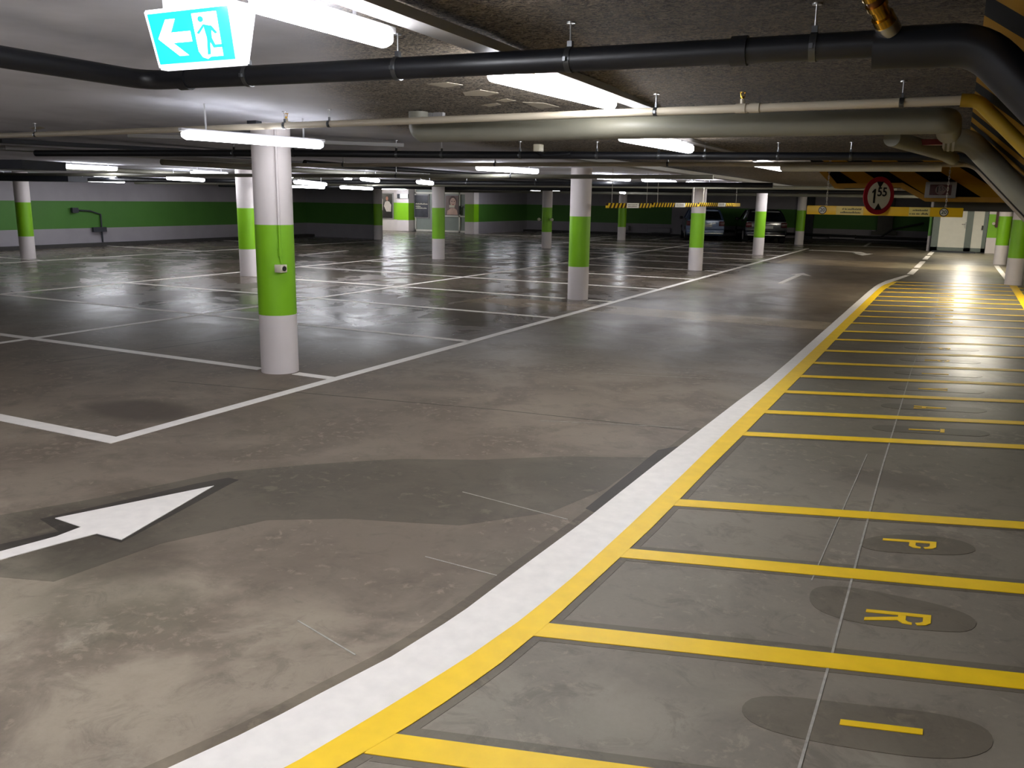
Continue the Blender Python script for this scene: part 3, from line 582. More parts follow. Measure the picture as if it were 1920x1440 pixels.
runs('cable_tray', 'flat grey channel running away above the driving lane', (-3.9, 8.9, 2.04), (-4.05, 33, 1.965), .2, .05, 'tray')
runs('cable_tray', 'long tan channel entering at the left edge below the cream pipe', floor_at(0, 281, 2.06), floor_at(900, 331, 2.04), .26, .05, 'tray')
runs('cable_tray', 'dark channel just above the long tan one at the left edge', floor_at(0, 268, 2.09), floor_at(470, 292, 2.09), .16, .04, 'dark')
runs('cable_tray', 'thin pale channel over the lamps of the left hall', floor_at(240, 322, 2.04), floor_at(700, 336, 2.03), .06, .03, 'tray')
runs('cable_tray', 'dark flat box at the left edge above the leftmost column', floor_at(0, 316, 1.85), floor_at(85, 320, 1.85), .6, .1, 'dark')
for px, l in ((1392, 'brass sprinkler head standing on the cream pipe at the right'), (537, 'dark sprinkler head above the nearest column')):
    c = at_y(px, 195 if px > 1000 else 232, 5.26 if px > 1000 else 5.43)
    t = thing('sprinkler', l, 'sprinkler', (c.x, c.y, 2.158 if px < 1000 else 2.158))
    bm = B(); tube(bm, [(-.035, 0, -.022), (.035, 0, -.022)], .0275, 14); tube(bm, [(0, 0, 0), (0, 0, .03)], .014, 12); obj('fitting', bm, 'cream', t)
    bm = B(); tube(bm, [(0, 0, .03), (0, 0, .045)], .010, 10); tube(bm, [(-.01, 0, .04), (-.012, 0, .065)], .003, 6); tube(bm, [(.01, 0, .04), (.012, 0, .065)], .003, 6); tube(bm, [(0, 0, .064), (0, 0, .068)], .02, 12); obj('spray_nozzle', bm, 'brass', t)
# small white sensor box and cluster on the middle black pipe
t = thing('camera_box', 'small white sensor box with black arm on the middle black pipe', 'sensor', (-3.75, 7.9, 2.06))
bm = B(); box(bm, -.035, .035, -.05, .05, .0, .07, bev=.008); obj('sensor_body', bm, 'signwhite', t)
bm = B(); tube(bm, [(0.0, 0, .0), (.06, -.02, -.04), (.28, -.02, -.03), (.34, 0, -.02)], .02, 10); obj('sensor_arm', bm, 'black', t)
# white wall-like tab + rods near duct's left end
bm = B(); box(bm, -3.74, -3.60, 5.70, 5.76, 2.16, 2.235); box(bm, -3.58, -3.50, 5.70, 5.74, 2.18, 2.23); tag(obj('junction_box', bm, 'tray', sm=False), 'small grey junction boxes above the bent end of the grey pipe', 'junction box')
bm = B(); box(bm, -5.50, -5.40, 5.78, 5.85, zc(5.8)-.07, zc(5.8)+.01); tag(obj('junction_box', bm, 'dark', sm=False), 'dark junction box at the top of the nearest column', 'junction box')
# pale plaster patches on the ceiling
cp_ = [[(800, 157), (838, 154), (868, 159), (835, 164)], [(868, 173), (900, 168), (935, 174), (912, 180), (872, 179)], [(930, 188), (950, 185), (968, 189), (945, 191)], [(902, 197), (930, 193), (940, 196), (918, 200)], [(980, 191), (1020, 193), (1048, 200), (1010, 203)], [(55, 240), (75, 237), (85, 240), (70, 243)]]
for i, pts in enumerate(cp_):
    bm = B(); pp = []
    for px, py in pts:
        z = 2.3
        for _ in range(12): P = floor_at(px, py, z); z = zc(P.y)
        pp.append((P.x, P.y, z-.002))
    prism(bm, pp, (0, 0, .004)); tag(obj('ceiling_patch', bm, 'cream', sm=False), ['pale diamond plaster patch left of the other ceiling patches', 'largest pale plaster patch behind the near black pipe', 'small pale plaster patch beside the second tube light', 'small pale plaster patch lowest of the cluster', 'faint long plaster patch nearest the second tube light', 'pale plaster patch near the left edge above the cream pipe'][i], 'ceiling patch', 'plaster patches on the ceiling')
# brass valve on the near pipe
t = thing('brass_valve', 'brass and copper valve rising from the near black pipe', 'valve', (-.29, 3.50, 2.17))
b_ = Vector((0, -.02, .03)); d = Vector((-.085, -.16, .145)).normalized()
bm = B(); tube(bm, [b_, b_+d*.04], .040, 24); obj('flange', bm, 'steel', t)
bm = B(); tube(bm, [b_+d*.04, b_+d*.07, b_+d*.07, b_+d*.11, b_+d*.11, b_+d*.13], .04, 24, rads=[.038, .038, .030, .030, .036, .036]); obj('valve_body', bm, 'brass', t)
bm = B(); tube(bm, [b_+d*.13, b_+d*.30], .028, 20); obj('copper_pipe', bm, 'copper', t)
bm = B(); tube(bm, [b_+d*.155, b_+d*.175], .035, 20); tube(bm, [b_+d*.23, b_+d*.25], .036, 20); tube(bm, [b_+d*.255, b_+d*.27], .034, 20); obj('union_nut', bm, 'brass', t)

# ------------------------------------------------------------------ striped ramp at the right
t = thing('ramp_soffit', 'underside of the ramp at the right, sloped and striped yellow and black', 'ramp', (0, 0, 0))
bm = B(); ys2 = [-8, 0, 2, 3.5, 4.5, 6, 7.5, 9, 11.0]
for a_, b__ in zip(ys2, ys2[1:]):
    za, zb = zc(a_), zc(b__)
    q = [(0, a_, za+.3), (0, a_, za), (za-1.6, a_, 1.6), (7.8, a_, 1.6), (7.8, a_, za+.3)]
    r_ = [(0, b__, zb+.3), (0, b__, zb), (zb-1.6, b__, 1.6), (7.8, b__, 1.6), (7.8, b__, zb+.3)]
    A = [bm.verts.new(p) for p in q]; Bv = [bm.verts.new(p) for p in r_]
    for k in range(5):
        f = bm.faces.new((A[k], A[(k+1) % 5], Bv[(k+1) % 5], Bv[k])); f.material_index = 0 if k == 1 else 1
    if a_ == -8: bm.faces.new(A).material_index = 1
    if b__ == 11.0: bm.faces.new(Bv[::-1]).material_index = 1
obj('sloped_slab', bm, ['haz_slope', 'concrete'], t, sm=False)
Yb = 11.0
prof = [(at_y(px, py, Yb).x, at_y(px, py, Yb).z) for px, py in [(1530, 316), (1565, 353), (1688, 352), (1735, 378), (1885, 380)]]
x_end = 1.6
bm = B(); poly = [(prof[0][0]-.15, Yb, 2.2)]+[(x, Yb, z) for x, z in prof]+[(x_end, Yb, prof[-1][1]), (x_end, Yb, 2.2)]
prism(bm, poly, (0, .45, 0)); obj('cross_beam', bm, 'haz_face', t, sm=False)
bm = B(); inn = [(x+(.05 if i == 0 else .02), z+.055) for i, (x, z) in enumerate(prof)]
for i in range(len(prof)-1):
    prism(bm, [(prof[i][0], Yb-.004, prof[i][1]), (prof[i+1][0], Yb-.004, prof[i+1][1]), (inn[i+1][0], Yb-.004, inn[i+1][1]), (inn[i][0], Yb-.004, inn[i][1])], (0, -.006, 0))
obj('yellow_edge', bm, 'haz_yellow', t, sm=False)
bm = B(); box(bm, -.28, 7.8, 11.45, 12.6, 1.545, 2.3); obj('rear_lintel', bm, 'concrete', t, sm=False)
# hazard frame down the slope end
# ------------------------------------------------------------------ signs
def chain(bm, p, L):
    n = max(3, int(L/.028))
    for k in range(n):
        z = p[2]+L*(k+.5)/n; a = (k % 2)*math.pi/2; r1, r2 = .007, L/n*.72
        pts = [(p[0]+math.cos(a)*r1*math.cos(q), p[1]+math.sin(a)*r1*math.cos(q), z+r2*math.sin(q)) for q in [2*math.pi*j/8 for j in range(9)]]
        tube(bm, pts, .0025, 5, cap=False)
def squiggle(bm, x0, x1, z, h, y, mi, seed, vertical='Y'):
    rd = random.Random(seed); x = x0
    while x < x1:
        wd = rd.uniform(.006, .013); hh = h*rd.choice((.6, .6, .7, 1.0))
        if rd.random() > .1: box(bm, x, x+wd*.65, y-.001, y, z, z+hh, mi)
        x += wd
# yellow height bar with discs
Y0 = 10.0
L0 = at_y(1513, 395, Y0); R0 = at_y(1806, 397, Y0)
zb = (L0.z+R0.z)/2; hb = .047
t = thing('height_bar', 'long yellow height-limit bar with round 20 emblems hanging before the ramp', 'height bar', (L0.x, Y0, zb))
Lb = R0.x-L0.x
bm = B(); box(bm, 0, Lb, -.02, .02, -hb, hb, bev=.006); obj('bar', bm, 'signyellow', t)
for (u0, u1) in ((.20, .38), (.67, .80)):
    bm = B(); box(bm, Lb*u0, Lb*u1, -.0225, -.0215, -hb*.96, hb*.96); obj('pale_field', bm, 'signpale', t, sm=False)
bm = B()
for (u0, u1, sd) in ((.24, .36, 1), (.685, .785, 2)):
    squiggle(bm, Lb*u0, Lb*u1, .008, .018, -.024, 0, sd); squiggle(bm, Lb*(u0-.01), Lb*(u1+.0), -.028, .020, -.024, 0, sd+5)
obj('printed_text', bm, 'ink', t, sm=False)
for u in (.108, .885):
    bm = B(); c = Vector((Lb*u, -.024, 0))
    tube(bm, [c, c+Vector((0, -.002, 0))], .042, 28, 0); tube(bm, [c+Vector((0, -.002, 0)), c+Vector((0, -.003, 0))], .034, 28, 1)
    text_faces(bm, '20', .052, Matrix.Translation(c+Vector((0, -.0045, 0))) @ FACE_Y, 0, bold=.001); obj('emblem', bm, ['ink', 'signwhite'], t, sm=False)
for px in (1549, 1773):
    P = at_y(px, 390, Y0); bm = B(); chain(bm, (P.x-L0.x, 0, hb), zc(Y0)-zb-hb); obj('chain', bm, 'chain', t)
# round 1.55 m disc
c = at_y(1648, 367, 9.85)
t = thing('height_disc', 'round red and white 1.55 metre height limit disc on the yellow bar', 'road sign', c, math.radians(-12))
t.rotation_euler = (0, 0, math.radians(45))
Rr = .192
def ell(r, k=24, sx=.80): return [(r*sx*math.cos(2*math.pi*i/k), r*math.sin(2*math.pi*i/k)) for i in range(k)]
bm = B(); tube(bm, [(0, 0, 0), (0, .008, 0)], Rr, 48, 0); obj('disc_plate', bm, 'signred', t)
bm = B(); tube(bm, [(0, -.002, 0), (0, .001, 0)], Rr*.74, 40, 0); obj('white_field', bm, 'signwhite', t)
bm = B()
for s in (1, -1): prism(bm, [(-.045, -.003, s*Rr*.74), (.045, -.003, s*Rr*.74), (0, -.003, s*Rr*.40)], (0, -.002, 0))
prism(bm, [(-.07, -.003, -.075), (-.048, -.003, -.075), (-.048, -.003, .068), (-.062, -.003, .068), (-.092, -.003, .04), (-.088, -.003, .024), (-.07, -.003, .036)], (0, -.002, 0)); text_faces(bm, '55', .125, Matrix.Translation((.035, -.004, .035)) @ FACE_Y, 0, bold=.002)
obj('lettering', bm, 'ink', t, sm=False)
# framed 1.55 panel on the beam
p0 = at_y(1733, 371, 10.98); p1 = at_y(1795, 341, 10.98)
t = thing('framed_height_sign', 'small white framed panel with a dark 1.55 disc on the striped beam', 'road sign', ((p0.x+p1.x)/2, 10.99, (p0.z+p1.z)/2))
W_, H_ = (p1.x-p0.x)/2, (p1.z-p0.z)/2
bm = B(); box(bm, -W_, W_, -.05, -.005, -H_, H_, bev=.005); obj('case', bm, 'tray', t)
bm = B(); box(bm, -W_*.7, W_*.7, -.053, -.051, -H_*.65, H_*.65); obj('red_field', bm, 'maroon', t, sm=False)
bm = B(); tube(bm, [(0, -.0535, 0), (0, -.055, 0)], H_*.6, 24); obj('disc_print', bm, 'taupe', t)
bm = B(); text_faces(bm, '1', .09, Matrix.Translation((-.03, -.057, 0)) @ FACE_Y, 0, bold=.002); text_faces(bm, '55', .06, Matrix.Translation((.02, -.057, .012)) @ FACE_Y, 0); obj('lettering', bm, 'ink', t, sm=False)
# striped height bars over the lane edge
segs = [(-5.0, 13.1, 15.3), (-5.0, 15.4, 18.45), (-5.0, 18.55, 22.45)]
bl = ['leftmost yellow and black striped height bar on thin chains', 'middle yellow and black striped height bar on thin chains', 'rightmost striped height bar with a plain yellow end']
for i, (x, a_, b__) in enumerate(segs):
    z = 1.525+.012*i
    t = thing('striped_height_bar', bl[i], 'height bar', (x, a_, z), 0, 'yellow and black striped height bars'); L = b__-a_
    bm = B(); box(bm, -.02, .02, 0, L, -.04, .04, bev=.004); obj('bar', bm, 'haz_bar', t)
    bm = B(); u0, u1 = ((.40, .68), (.45, .68), (.42, .60))[i]; box(bm, .0205, .0225, L*u0, L*u1, -.041, .041); box(bm, -.022, .022, L*u0, L*u1, -.0415, -.0405); obj('white_field', bm, 'exitpaint', t, sm=False)
    bm = B(); rd = random.Random(i)
    for row in (.006, -.022):
        y = L*u0+.1*L*(u1-u0)
        while y < L*(u0+.85*(u1-u0)):
            wv = rd.uniform(.012, .022); box(bm, .0225, .0235, y, y+wv*.7, row, row+rd.choice((.009, .014))); y += wv
    obj('printed_text', bm, 'taupe', t, sm=False)
    if i == 2: bm = B(); box(bm, -.021, .0215, L*.80, L, -.041, .041); obj('yellow_end', bm, 'signyellow', t, sm=False)
    for u in (.1, .9):
        bm = B(); tube(bm, [(0, L*u, .04), (0, L*u, zc(a_)-z)], .004, 6); obj('chain', bm, 'chain', t)

# ------------------------------------------------------------------ exit sign
YE = 2.1
TL, TR, BR, BL = [at_y(px, py, YE) for px, py in [(268, 21), (437, 4), (452, 119), (297, 131)]]
t = thing('exit_sign', 'glowing green emergency exit sign with arrow and running figure under the ceiling', 'exit sign', ((BL.x+BR.x)/2, YE, BL.z))
wB = (BR.x-BL.x)/2; hE = TL.z-BL.z; wT = wB*1.08; dE = .05
bm = B()
vs = [(-wB, 0, 0), (wB, 0, 0), (wB, dE*.8, 0), (-wB, dE*.8, 0), (-wT-.03, -.01, hE), (wT-.03, -.01, hE), (wT-.01, dE+.03, hE), (-wT-.03, dE+.03, hE)]
V = [bm.verts.new(v) for v in vs]
for q in ((0, 3, 2, 1), (4, 5, 6, 7), (0, 1, 5, 4), (1, 2, 6, 5), (2, 3, 7, 6), (3, 0, 4, 7)): bm.faces.new([V[i] for i in q])
bmesh.ops.bevel(bm, geom=bm.edges[:], offset=.006, segments=2, affect='EDGES'); obj('light_case', bm, 'exitcase', t)
bm = B(); box(bm, -wT*.7, wT*.9, -.005, dE, hE, zc(YE)-BL.z+.005); obj('ceiling_mount', bm, 'housing', t)
def EP(u, v, off=.002):     # panel coordinates 0..1
    uu = -1+2*u; z = hE*(.08+.84*v); wv = wB+(wT-wB)*z/hE
    return (uu*wv*.90-.03*z/hE, -.01*z/hE-off, z)
bm = B(); prism(bm, [EP(0, 0), EP(1, 0), EP(1, 1), EP(0, 1)], (0, -.001, 0)); obj('green_panel', bm, 'exitgreen', t, sm=False)
bm = B()
def E2(pts): prism(bm, [EP(u, v, .0035) for u, v in pts], (0, -.001, 0))
E2([(.07, .50), (.22, .86), (.34, .86), (.25, .60), (.50, .60), (.50, .40), (.25, .40), (.42, .14), (.30, .14)])
E2([(.56, .92), (.86, .92), (.86, .08), (.70, .08), (.66, .04), (.60, .08), (.56, .2)])
obj('arrow_and_door', bm, 'exitwhite', t, sm=False)
bm = B()
def E3(pts): prism(bm, [EP(u, v, .005) for u, v in pts], (0, -.001, 0))
E3([(.66+.035*math.cos(k*math.pi/5), .80+.06*math.sin(k*math.pi/5)) for k in range(10)])
E3([(.68, .70), (.78, .66), (.76, .42), (.70, .42)]); E3([(.68, .70), (.68, .64), (.61, .52), (.58, .54)]); E3([(.78, .66), (.84, .52), (.81, .50), (.76, .60)])
E3([(.71, .44), (.76, .44), (.79, .30), (.88, .30), (.88, .24), (.76, .24)]); E3([(.70, .44), (.74, .44), (.71, .12), (.67, .12)])
obj('running_figure', bm, 'exitgreen', t, sm=False)

# ------------------------------------------------------------------ entrance wall: pier, grey door, posters
YW = 35.5
def P2(px, py, Y=YW): v = at_y(px, py, Y); return v.x, v.z
bm = B()
for za, zb_, mi in ((0.02, Z1, 0), (Z1, Z2, 1), (Z2, 2.1, 0)): box(bm, -24.12, -23.46, 35.1, 35.8, za, zb_, mi)
tag(obj('wall_pier', bm, ['white', 'green'], sm=False), 'bright square white pier with green band between the posters', 'pier')
bm = B()
for za, zb_, mi in ((0.0, Z1, 0), (Z1, Z2, 1), (Z2, 2.1, 0)): box(bm, -20.38, -19.9, 35.15, 35.6, za, zb_, mi)
tag(obj('wall_pier', bm, ['white', 'green'], sm=False), 'narrow white pier with green band right of the glass entrance', 'pier')
# grey entrance partition
t = thing('entrance_partition', 'grey-green glazed partition of the far entrance behind the rear columns', 'partition', (-23.4, 35.6, 0))
W2 = 3.1
bm = B(); box(bm, 0, W2, 0, .06, 0.02, 1.98); obj('panel', bm, 'panel', t, sm=False)
bm = B()
for x in (0, .98, 1.55, 2.45): box(bm, x, x+.07, -.04, 0, .02, 1.98)
for z in (.02, 1.78): box(bm, 0, W2, -.04, 0, z, z+.09)
box(bm, 1.5, W2, -.04, 0, .74, .80); obj('frame', bm, 'doorwhite', t, sm=False)
bm = B(); box(bm, 2.50, 2.54, -.1, -.04, .85, 1.25); obj('handle', bm, 'dark', t, sm=False)
bm = B()
for k, x in enumerate((2.62, 2.78, 2.94)):
    tube(bm, [(x, -.045, 1.22), (x, -.05, 1.22)], .055, 16, 0); tube(bm, [(x, -.05, 1.22), (x, -.052, 1.22)], .038, 16, 1)
obj('round_symbols', bm, ['dark', 'panel'], t, sm=False)
def poster(a, b, Y, label, artist, fr='tray'):
    (x0, z0), (x1, z1) = P2(*a, Y), P2(*b, Y); cx = (x0+x1)/2; W = abs(x1-x0)/2; Hh = abs(z1-z0)/2
    t = thing('poster', label, 'poster', (cx, Y, (z0+z1)/2))
    bm = B(); box(bm, -W, W, -.02, .02, -Hh, Hh); box(bm, -W-.04, W+.04, 0, .03, -Hh-.04, Hh+.04); obj('frame', bm, fr, t, sm=False)
    artist(t, W, Hh); return t
def disc(bm, x, z, rx, rz, y, mi=0, n=20): prism(bm, [(x+rx*math.cos(2*math.pi*k/n), y, z+rz*math.sin(2*math.pi*k/n)) for k in range(n)], (0, -.001, 0), mi)
def art_person(t, W, H):
    bm = B(); box(bm, -W*.97, W*.97, -.022, -.0205, -H*.97, H*.97, 0)
    prism(bm, [(-.28*W+.1, -.0225, -.45*H), (.75*W, -.0225, -.45*H), (.8*W, -.0225, .1*H), (.5*W, -.0225, .35*H), (.15*W, -.0225, .42*H), (-.2*W, -.0225, .33*H), (-.4*W, -.0225, 0)], (0, -.001, 0), 1)
    prism(bm, [(-W*.95, -.0225, -.35*H), (-W*.6, -.0225, -.35*H), (-W*.55, -.0225, .5*H), (-W*.8, -.0225, .75*H), (-W*.95, -.0225, .7*H)], (0, -.001, 0), 1)
    disc(bm, .12*W, .6*H, .2*W, .17*H, -.024, 2); obj('print', bm, ['posterdark', 'shirt', 'skin'], t, sm=False)
def art_text(t, W, H):
    bm = B(); box(bm, -W*.99, W*.99, -.022, -.0205, -H*.99, H*.99, 0); rd = random.Random(3)
    for z, h, u in ((.15, .13, .85), (-.06, .1, -.2), (-.22, .1, .8)):
        x = -W*.85
        while x < W*u:
            wv = rd.uniform(.04, .07); box(bm, x, x+wv*.75, -.0235, -.0225, z*H, (z+h*rd.choice((.7, 1)))*H, 1); x += wv
    obj('print', bm, ['postergrey', 'signwhite'], t, sm=False)
def art_face(t, W, H):
    bm = B(); box(bm, -W*.99, W*.99, -.022, -.0205, -H*.99, H*.99, 0)
    disc(bm, .1*W, .42*H, .62*W, .55*H, -.0225, 1); disc(bm, .16*W, .32*H, .46*W, .46*H, -.024, 2); prism(bm, [(-.8*W, -.024, -.95*H), (.9*W, -.024, -.95*H), (.75*W, -.024, -.45*H), (.3*W, -.024, -.25*H), (-.2*W, -.024, -.3*H), (-.7*W, -.024, -.55*H)], (0, -.001, 0), 2)
    disc(bm, -.02*W, .42*H, .1*W, .04*H, -.0255, 3); disc(bm, .36*W, .42*H, .1*W, .04*H, -.0255, 3); disc(bm, .17*W, .08*H, .15*W, .05*H, -.0255, 4)
    box(bm, -.42*W, .42*W, -.027, -.026, -.22*H, .04*H, 5); obj('print', bm, ['taupe', 'brownhair', 'skinpale', 'ink', 'lip', 'signwhite'], t, sm=False)
poster((714, 409), (736, 363), 35.57, 'tall dark poster of a person in a white shirt on the far left wall', art_person)
poster((778, 407), (803, 366), 35.56, 'dark poster with blurred white lettering on the grey partition', art_text)
poster((836, 403), (860, 367), 35.56, 'poster of a close-up face holding a white card', art_face)
t = thing('information_screen', 'small glowing screen on the bright pier beside the entrance', 'screen', (-23.75, 35.08, 1.66))
bm = B(); box(bm, -.3, .32, -.06, 0, -.1, .1); obj('case', bm, 'dark', t, sm=False); bm = B(); box(bm, -.12, .31, -.064, -.061, -.09, .09); obj('display', bm, 'led', t, sm=False)

# ------------------------------------------------------------------ doors at the right end
t = thing('door_1', 'white double door in a grey-green frame at the right end', 'door', (-.82, 34.85, 0))
del t['label']; del t['category']; t['kind'] = 'structure'
bm = B()
for x0, x1 in ((0, .22), (1.06, 1.27), (1.60, 1.72)): box(bm, x0, x1, -.06, .08, .03, 2.0)
box(bm, 0, 1.72, -.06, .08, .03, .16); box(bm, 0, 1.72, -.06, .08, 1.75, 2.0); obj('door_frame', bm, 'frame', t, sm=False)
bm = B(); box(bm, .22, 1.06, -.02, .05, .16, 1.75); dl = obj('door_leaf', bm, 'doorwhite', t, sm=False)
bm = B(); box(bm, 1.02, 1.06, -.09, -.05, .85, 1.05); tube(bm, [(1.04, -.1, .98), (.92, -.1, .98)], .014, 8); obj('door_handle', bm, 'chrome', dl)
bm = B(); box(bm, 1.27, 1.60, -.02, .05, .16, 1.75); dl = obj('door_leaf', bm, 'doorwhite', t, sm=False)
bm = B(); box(bm, 1.55, 1.60, -.08, -.02, .80, .95); obj('door_lock', bm, 'ink', dl, sm=False)
bm = B(); box(bm, -.75, .62, 34.3, 34.8, 0, .045); tag(obj('door_step', bm, 'dark', sm=False), 'low dark step in front of the white double door', 'step')
t = thing('wall_lamp', 'small white round wall fitting on the green wall beside the doors', 'wall fitting', (1.08, 34.80, 1.03)); bm = B(); tube(bm, [(0, 0, 0), (0, -.1, 0)], .05, 16); obj('fitting', bm, 'signwhite', t)
t = thing('hanging_sign', 'dark red sign with white letters partly hidden by the right column', 'sign', (1.33, 34.75, 1.2)); bm = B(); box(bm, -.2, .4, -.03, .03, -.3, .4); obj('board', bm, 'maroon', t, sm=False)
bm = B(); text_faces(bm, 'lc', .42, Matrix.Translation((-.0, -.034, .12)) @ FACE_Y, 0, bold=.006); obj('lettering', bm, 'signwhite', t, sm=False)

# ------------------------------------------------------------------ far wall details
t = thing('wall_pipe', 'black pipe low along the far wall behind the cars', 'pipe', (-11.2, 40.42, .34))
bm = B(); tube(bm, [(0, 0, 0), (10.1, 0, -.12)], .05, 12); obj('pipe_run', bm, 'ink', t)
bm = B(); tube(bm, [(8.3, 0, -.09), (8.7, -.02, .25), (9.9, -.02, .55)], .035, 10); obj('branch', bm, 'ink', t)
for x0, x1, z, l in ((-13.3, -12.2, .24, 'pale box low on the far wall left of the blue-grey car'), (-14.7, -14.3, .30, 'small pale box low on the far wall behind the small far column'), (-5.0, -3.95, .22, 'pale box low on the far wall right of the cars')):
    bm = B(); box(bm, x0, x1, 40.5, 40.8, z-.1, z+.12, bev=.02); tag(obj('wall_box', bm, 'dim_wallw'), l, 'wall box', 'pale boxes low on the far wall')
bm = B(); box(bm, -3.1, -2.5, 40.5, 40.8, .45, 2.0); box(bm, -3.3, -2.3, 40.49, 40.8, .35, .5); tag(obj('wall_pier', bm, 'concrete', sm=False), 'grey pilaster on the far wall below the round disc', 'pier')
bm = B(); box(bm, -12.2, -11.35, 40.62, 40.8, 0, 2.0); tag(obj('wall_pier', bm, 'dim_wallw', sm=False), 'plain grey pilaster just left of the blue-grey car', 'pier')
bm = B(); box(bm, -6.0, -5.75, 40.5, 40.8, 0, 2.0); box(bm, -6.35, -6.0, 40.5, 40.8, 0, 2.0); tag(obj('wall_pier', bm, 'dark', sm=False), 'dark recess post right of the dark car', 'pier')
# conduit with small boxes on the dark left wall
t = thing('wall_socket', 'dark conduit with small boxes on the dark left wall', 'conduit', (-23.55, 18.3, 0))
bm = B(); tube(bm, [(0, 0, .1), (0, 0, .95), (0, -.35, 1.05), (0, -.9, 1.08)], .025, 10); obj('conduit', bm, 'dark', t)
bm = B(); box(bm, 0, .08, -.35, .12, .42, .56); obj('socket_box', bm, 'dark', t, sm=False)
bm = B(); box(bm, 0, .08, -1.0, -.8, 1.0, 1.15); obj('switch_box', bm, 'dark', t, sm=False)
for sx_, l in ((-.24, 'small white ball lamp on the left of the middle-distance column'), (.24, 'small white ball lamp on the right of the middle-distance column')):
    bm = B(); bmesh.ops.create_uvsphere(bm, u_segments=12, v_segments=8, radius=.055); tube(bm, [(0, 0, 0), (-sx_*.35, -.02, 0)], .015, 8)
    tag(obj('ball_lamp', bm, 'signwhite', loc=(-12.35+sx_, 26.72-abs(sx_)*.2, .95)), l, 'lamp', 'ball lamps on the middle-distance column')

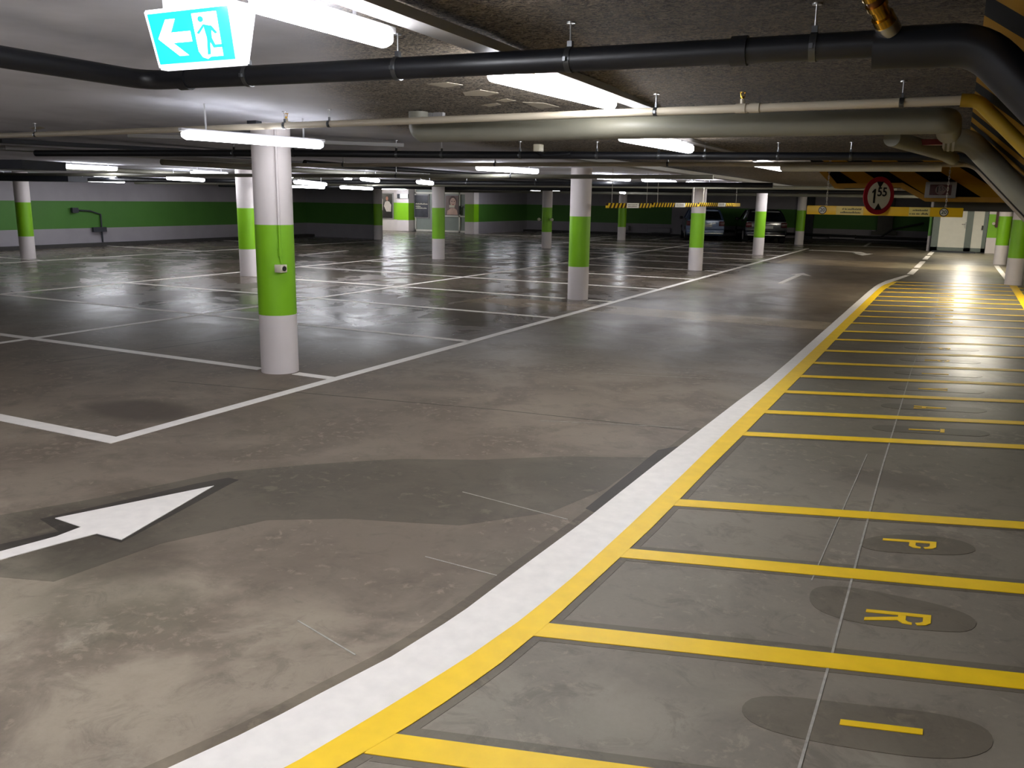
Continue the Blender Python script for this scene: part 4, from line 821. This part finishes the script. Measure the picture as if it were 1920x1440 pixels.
# ------------------------------------------------------------------ cars (seen from behind)
def car(x, y, label, paint, Wd=1.6, Ln=3.6, Ht=1.32, hatch=True):
    t = thing('car', label, 'car', (x, y, 0), math.radians(20)); h = Wd/2
    # side profile (y forward from rear, z)
    lower = [(0.05, .22), (0.0, .38), (0.02, .58), (.06, .80), (.10, .86)]
    roof = [(.16, .90), (.42, 1.22 if hatch else 1.14), (.75, Ht), (1.6, Ht), (2.05, Ht-.05), (2.75, .90), (3.6, .74), (Ln, .58), (Ln, .22)]
    bm = B(); st = [(.05, .22, .22, .94), (0, .25, .5, .965), (.03, .22, .86, 1.0), (.14, .2, .9, 1.0), (.8, .2, .92, 1.0), (1.6, .2, .92, 1.0), (2.7, .2, .90, 1.0), (3.4, .2, .77, .96), (Ln-.05, .25, .62, .86), (Ln, .3, .5, .74)]
    rings = []
    for yy, z0, z1, wf in st:
        a = h*wf; rings.append([bm.verts.new(v) for v in [(-a*.94, yy, z0), (-a, yy, z0+(z1-z0)*.25), (-a*.995, yy, z0+(z1-z0)*.7), (-a*.93, yy, z1), (a*.93, yy, z1), (a*.995, yy, z0+(z1-z0)*.7), (a, yy, z0+(z1-z0)*.25), (a*.94, yy, z0)]])
    for a, b in zip(rings, rings[1:]):
        for k in range(8): bm.faces.new((a[k], a[(k+1) % 8], b[(k+1) % 8], b[k]))
    bm.faces.new(rings[0]); bm.faces.new(rings[-1][::-1]); obj('body', bm, paint, t)
    # cabin: dark glass volume, painted roof and pillars
    q0, q1 = .12, 2.72; zr = Ht-.03
    def cab(o, tz): return [(-h*(.90-o), q0+o, .88), (h*(.90-o), q0+o, .88), (h*(.90-o), q1-o, .88), (-h*(.90-o), q1-o, .88)], [(-h*.70+o*.3, .52+o, tz), (h*.70-o*.3, .52+o, tz), (h*.70-o*.3, 2.0, tz), (-h*.70+o*.3, 2.0, tz)]
    lo, hi = cab(0, zr); bm = B(); A = [bm.verts.new(v) for v in lo]; Bv = [bm.verts.new(v) for v in hi]
    for k in range(4): bm.faces.new((A[k], A[(k+1) % 4], Bv[(k+1) % 4], Bv[k]))
    bm.faces.new(Bv); bm.faces.new(A[::-1]); obj('windows', bm, 'glass', t, sm=False)
    bm = B()
    rf = [(.46, zr-.02, .70), (.55, zr+.03, .71), (1.2, zr+.05, .73), (2.0, zr+.015, .71)]
    rg = [[bm.verts.new(v) for v in [(-h*f, yy, z-.04), (-h*f*.9, yy, z+.012), (h*f*.9, yy, z+.012), (h*f, yy, z-.04)]] for yy, z, f in rf]
    for a, b in zip(rg, rg[1:]):
        for k in range(4): bm.faces.new((a[k], a[(k+1) % 4], b[(k+1) % 4], b[k]))
    bm.faces.new(rg[0]); bm.faces.new(rg[-1][::-1]); obj('roof', bm, paint, t)
    bm = B()
    for s in (-1, 1):
        tube(bm, [(s*h*.90, .12, .88), (s*h*.82, .34, 1.10), (s*h*.705, .53, zr)], .045, 8); tube(bm, [(s*h*.90, 2.70, .88), (s*h*.705, 2.02, zr)], .035, 8); tube(bm, [(s*h*.905, 1.45, .88), (s*h*.71, 1.4, zr)], .03, 8)
    obj('pillars', bm, paint, t)
    for s in (-1, 1):
        bm = B(); box(bm, min(s*h*.99, s*h*.70), max(s*h*.99, s*h*.70), -.012, .12, .62, .82, bev=.02); obj('tail_light', bm, 'taillight', t)
        bm = B(); box(bm, min(s*h*1.0, s*(h+.14)), max(s*h*1.0, s*(h+.14)), 2.15, 2.28, .86, .98, bev=.02); obj('wing_mirror', bm, 'ink', t)
        for yy in (.62, 2.95):
            bm = B(); tube(bm, [(s*(h-.19), yy, .29), (s*(h+.005), yy, .29)], .29, 28); wl = obj('wheel', bm, 'rubber', t)
            bm = B(); tube(bm, [(s*(h+.004), yy, .29), (s*(h+.012), yy, .29)], .18, 20); obj('hub_cap', bm, 'tray', wl)
    bm = B(); box(bm, -h*.97, h*.97, -.06, .12, .26, .50, bev=.04); obj('bumper', bm, paint, t)
    bm = B(); box(bm, -h*.9, h*.9, -.065, -.055, .30, .33); obj('bumper_strip', bm, 'chrome', t, sm=False)
    bm = B(); box(bm, -.27, .27, -.035, .0, .58, .69); obj('number_plate', bm, 'plate', t, sm=False)
    bm = B(); box(bm, -.42, .42, -.045, .0, .72, .75, bev=.008); obj('trunk_trim', bm, 'chrome', t)
    bm = B(); tube(bm, [(0, .13, .92), (.18, .2, .99), (.34, .24, 1.0)], .012, 6); obj('rear_wiper', bm, 'ink', t)
    return t
car(-9.55, 36.75, 'blue-grey hatchback parked with its tail to us behind a banded column', 'carblue')
car(-7.0, 36.65, 'dark navy car parked beside the blue-grey one, tail to us', 'cardark', Wd=1.66, hatch=False)
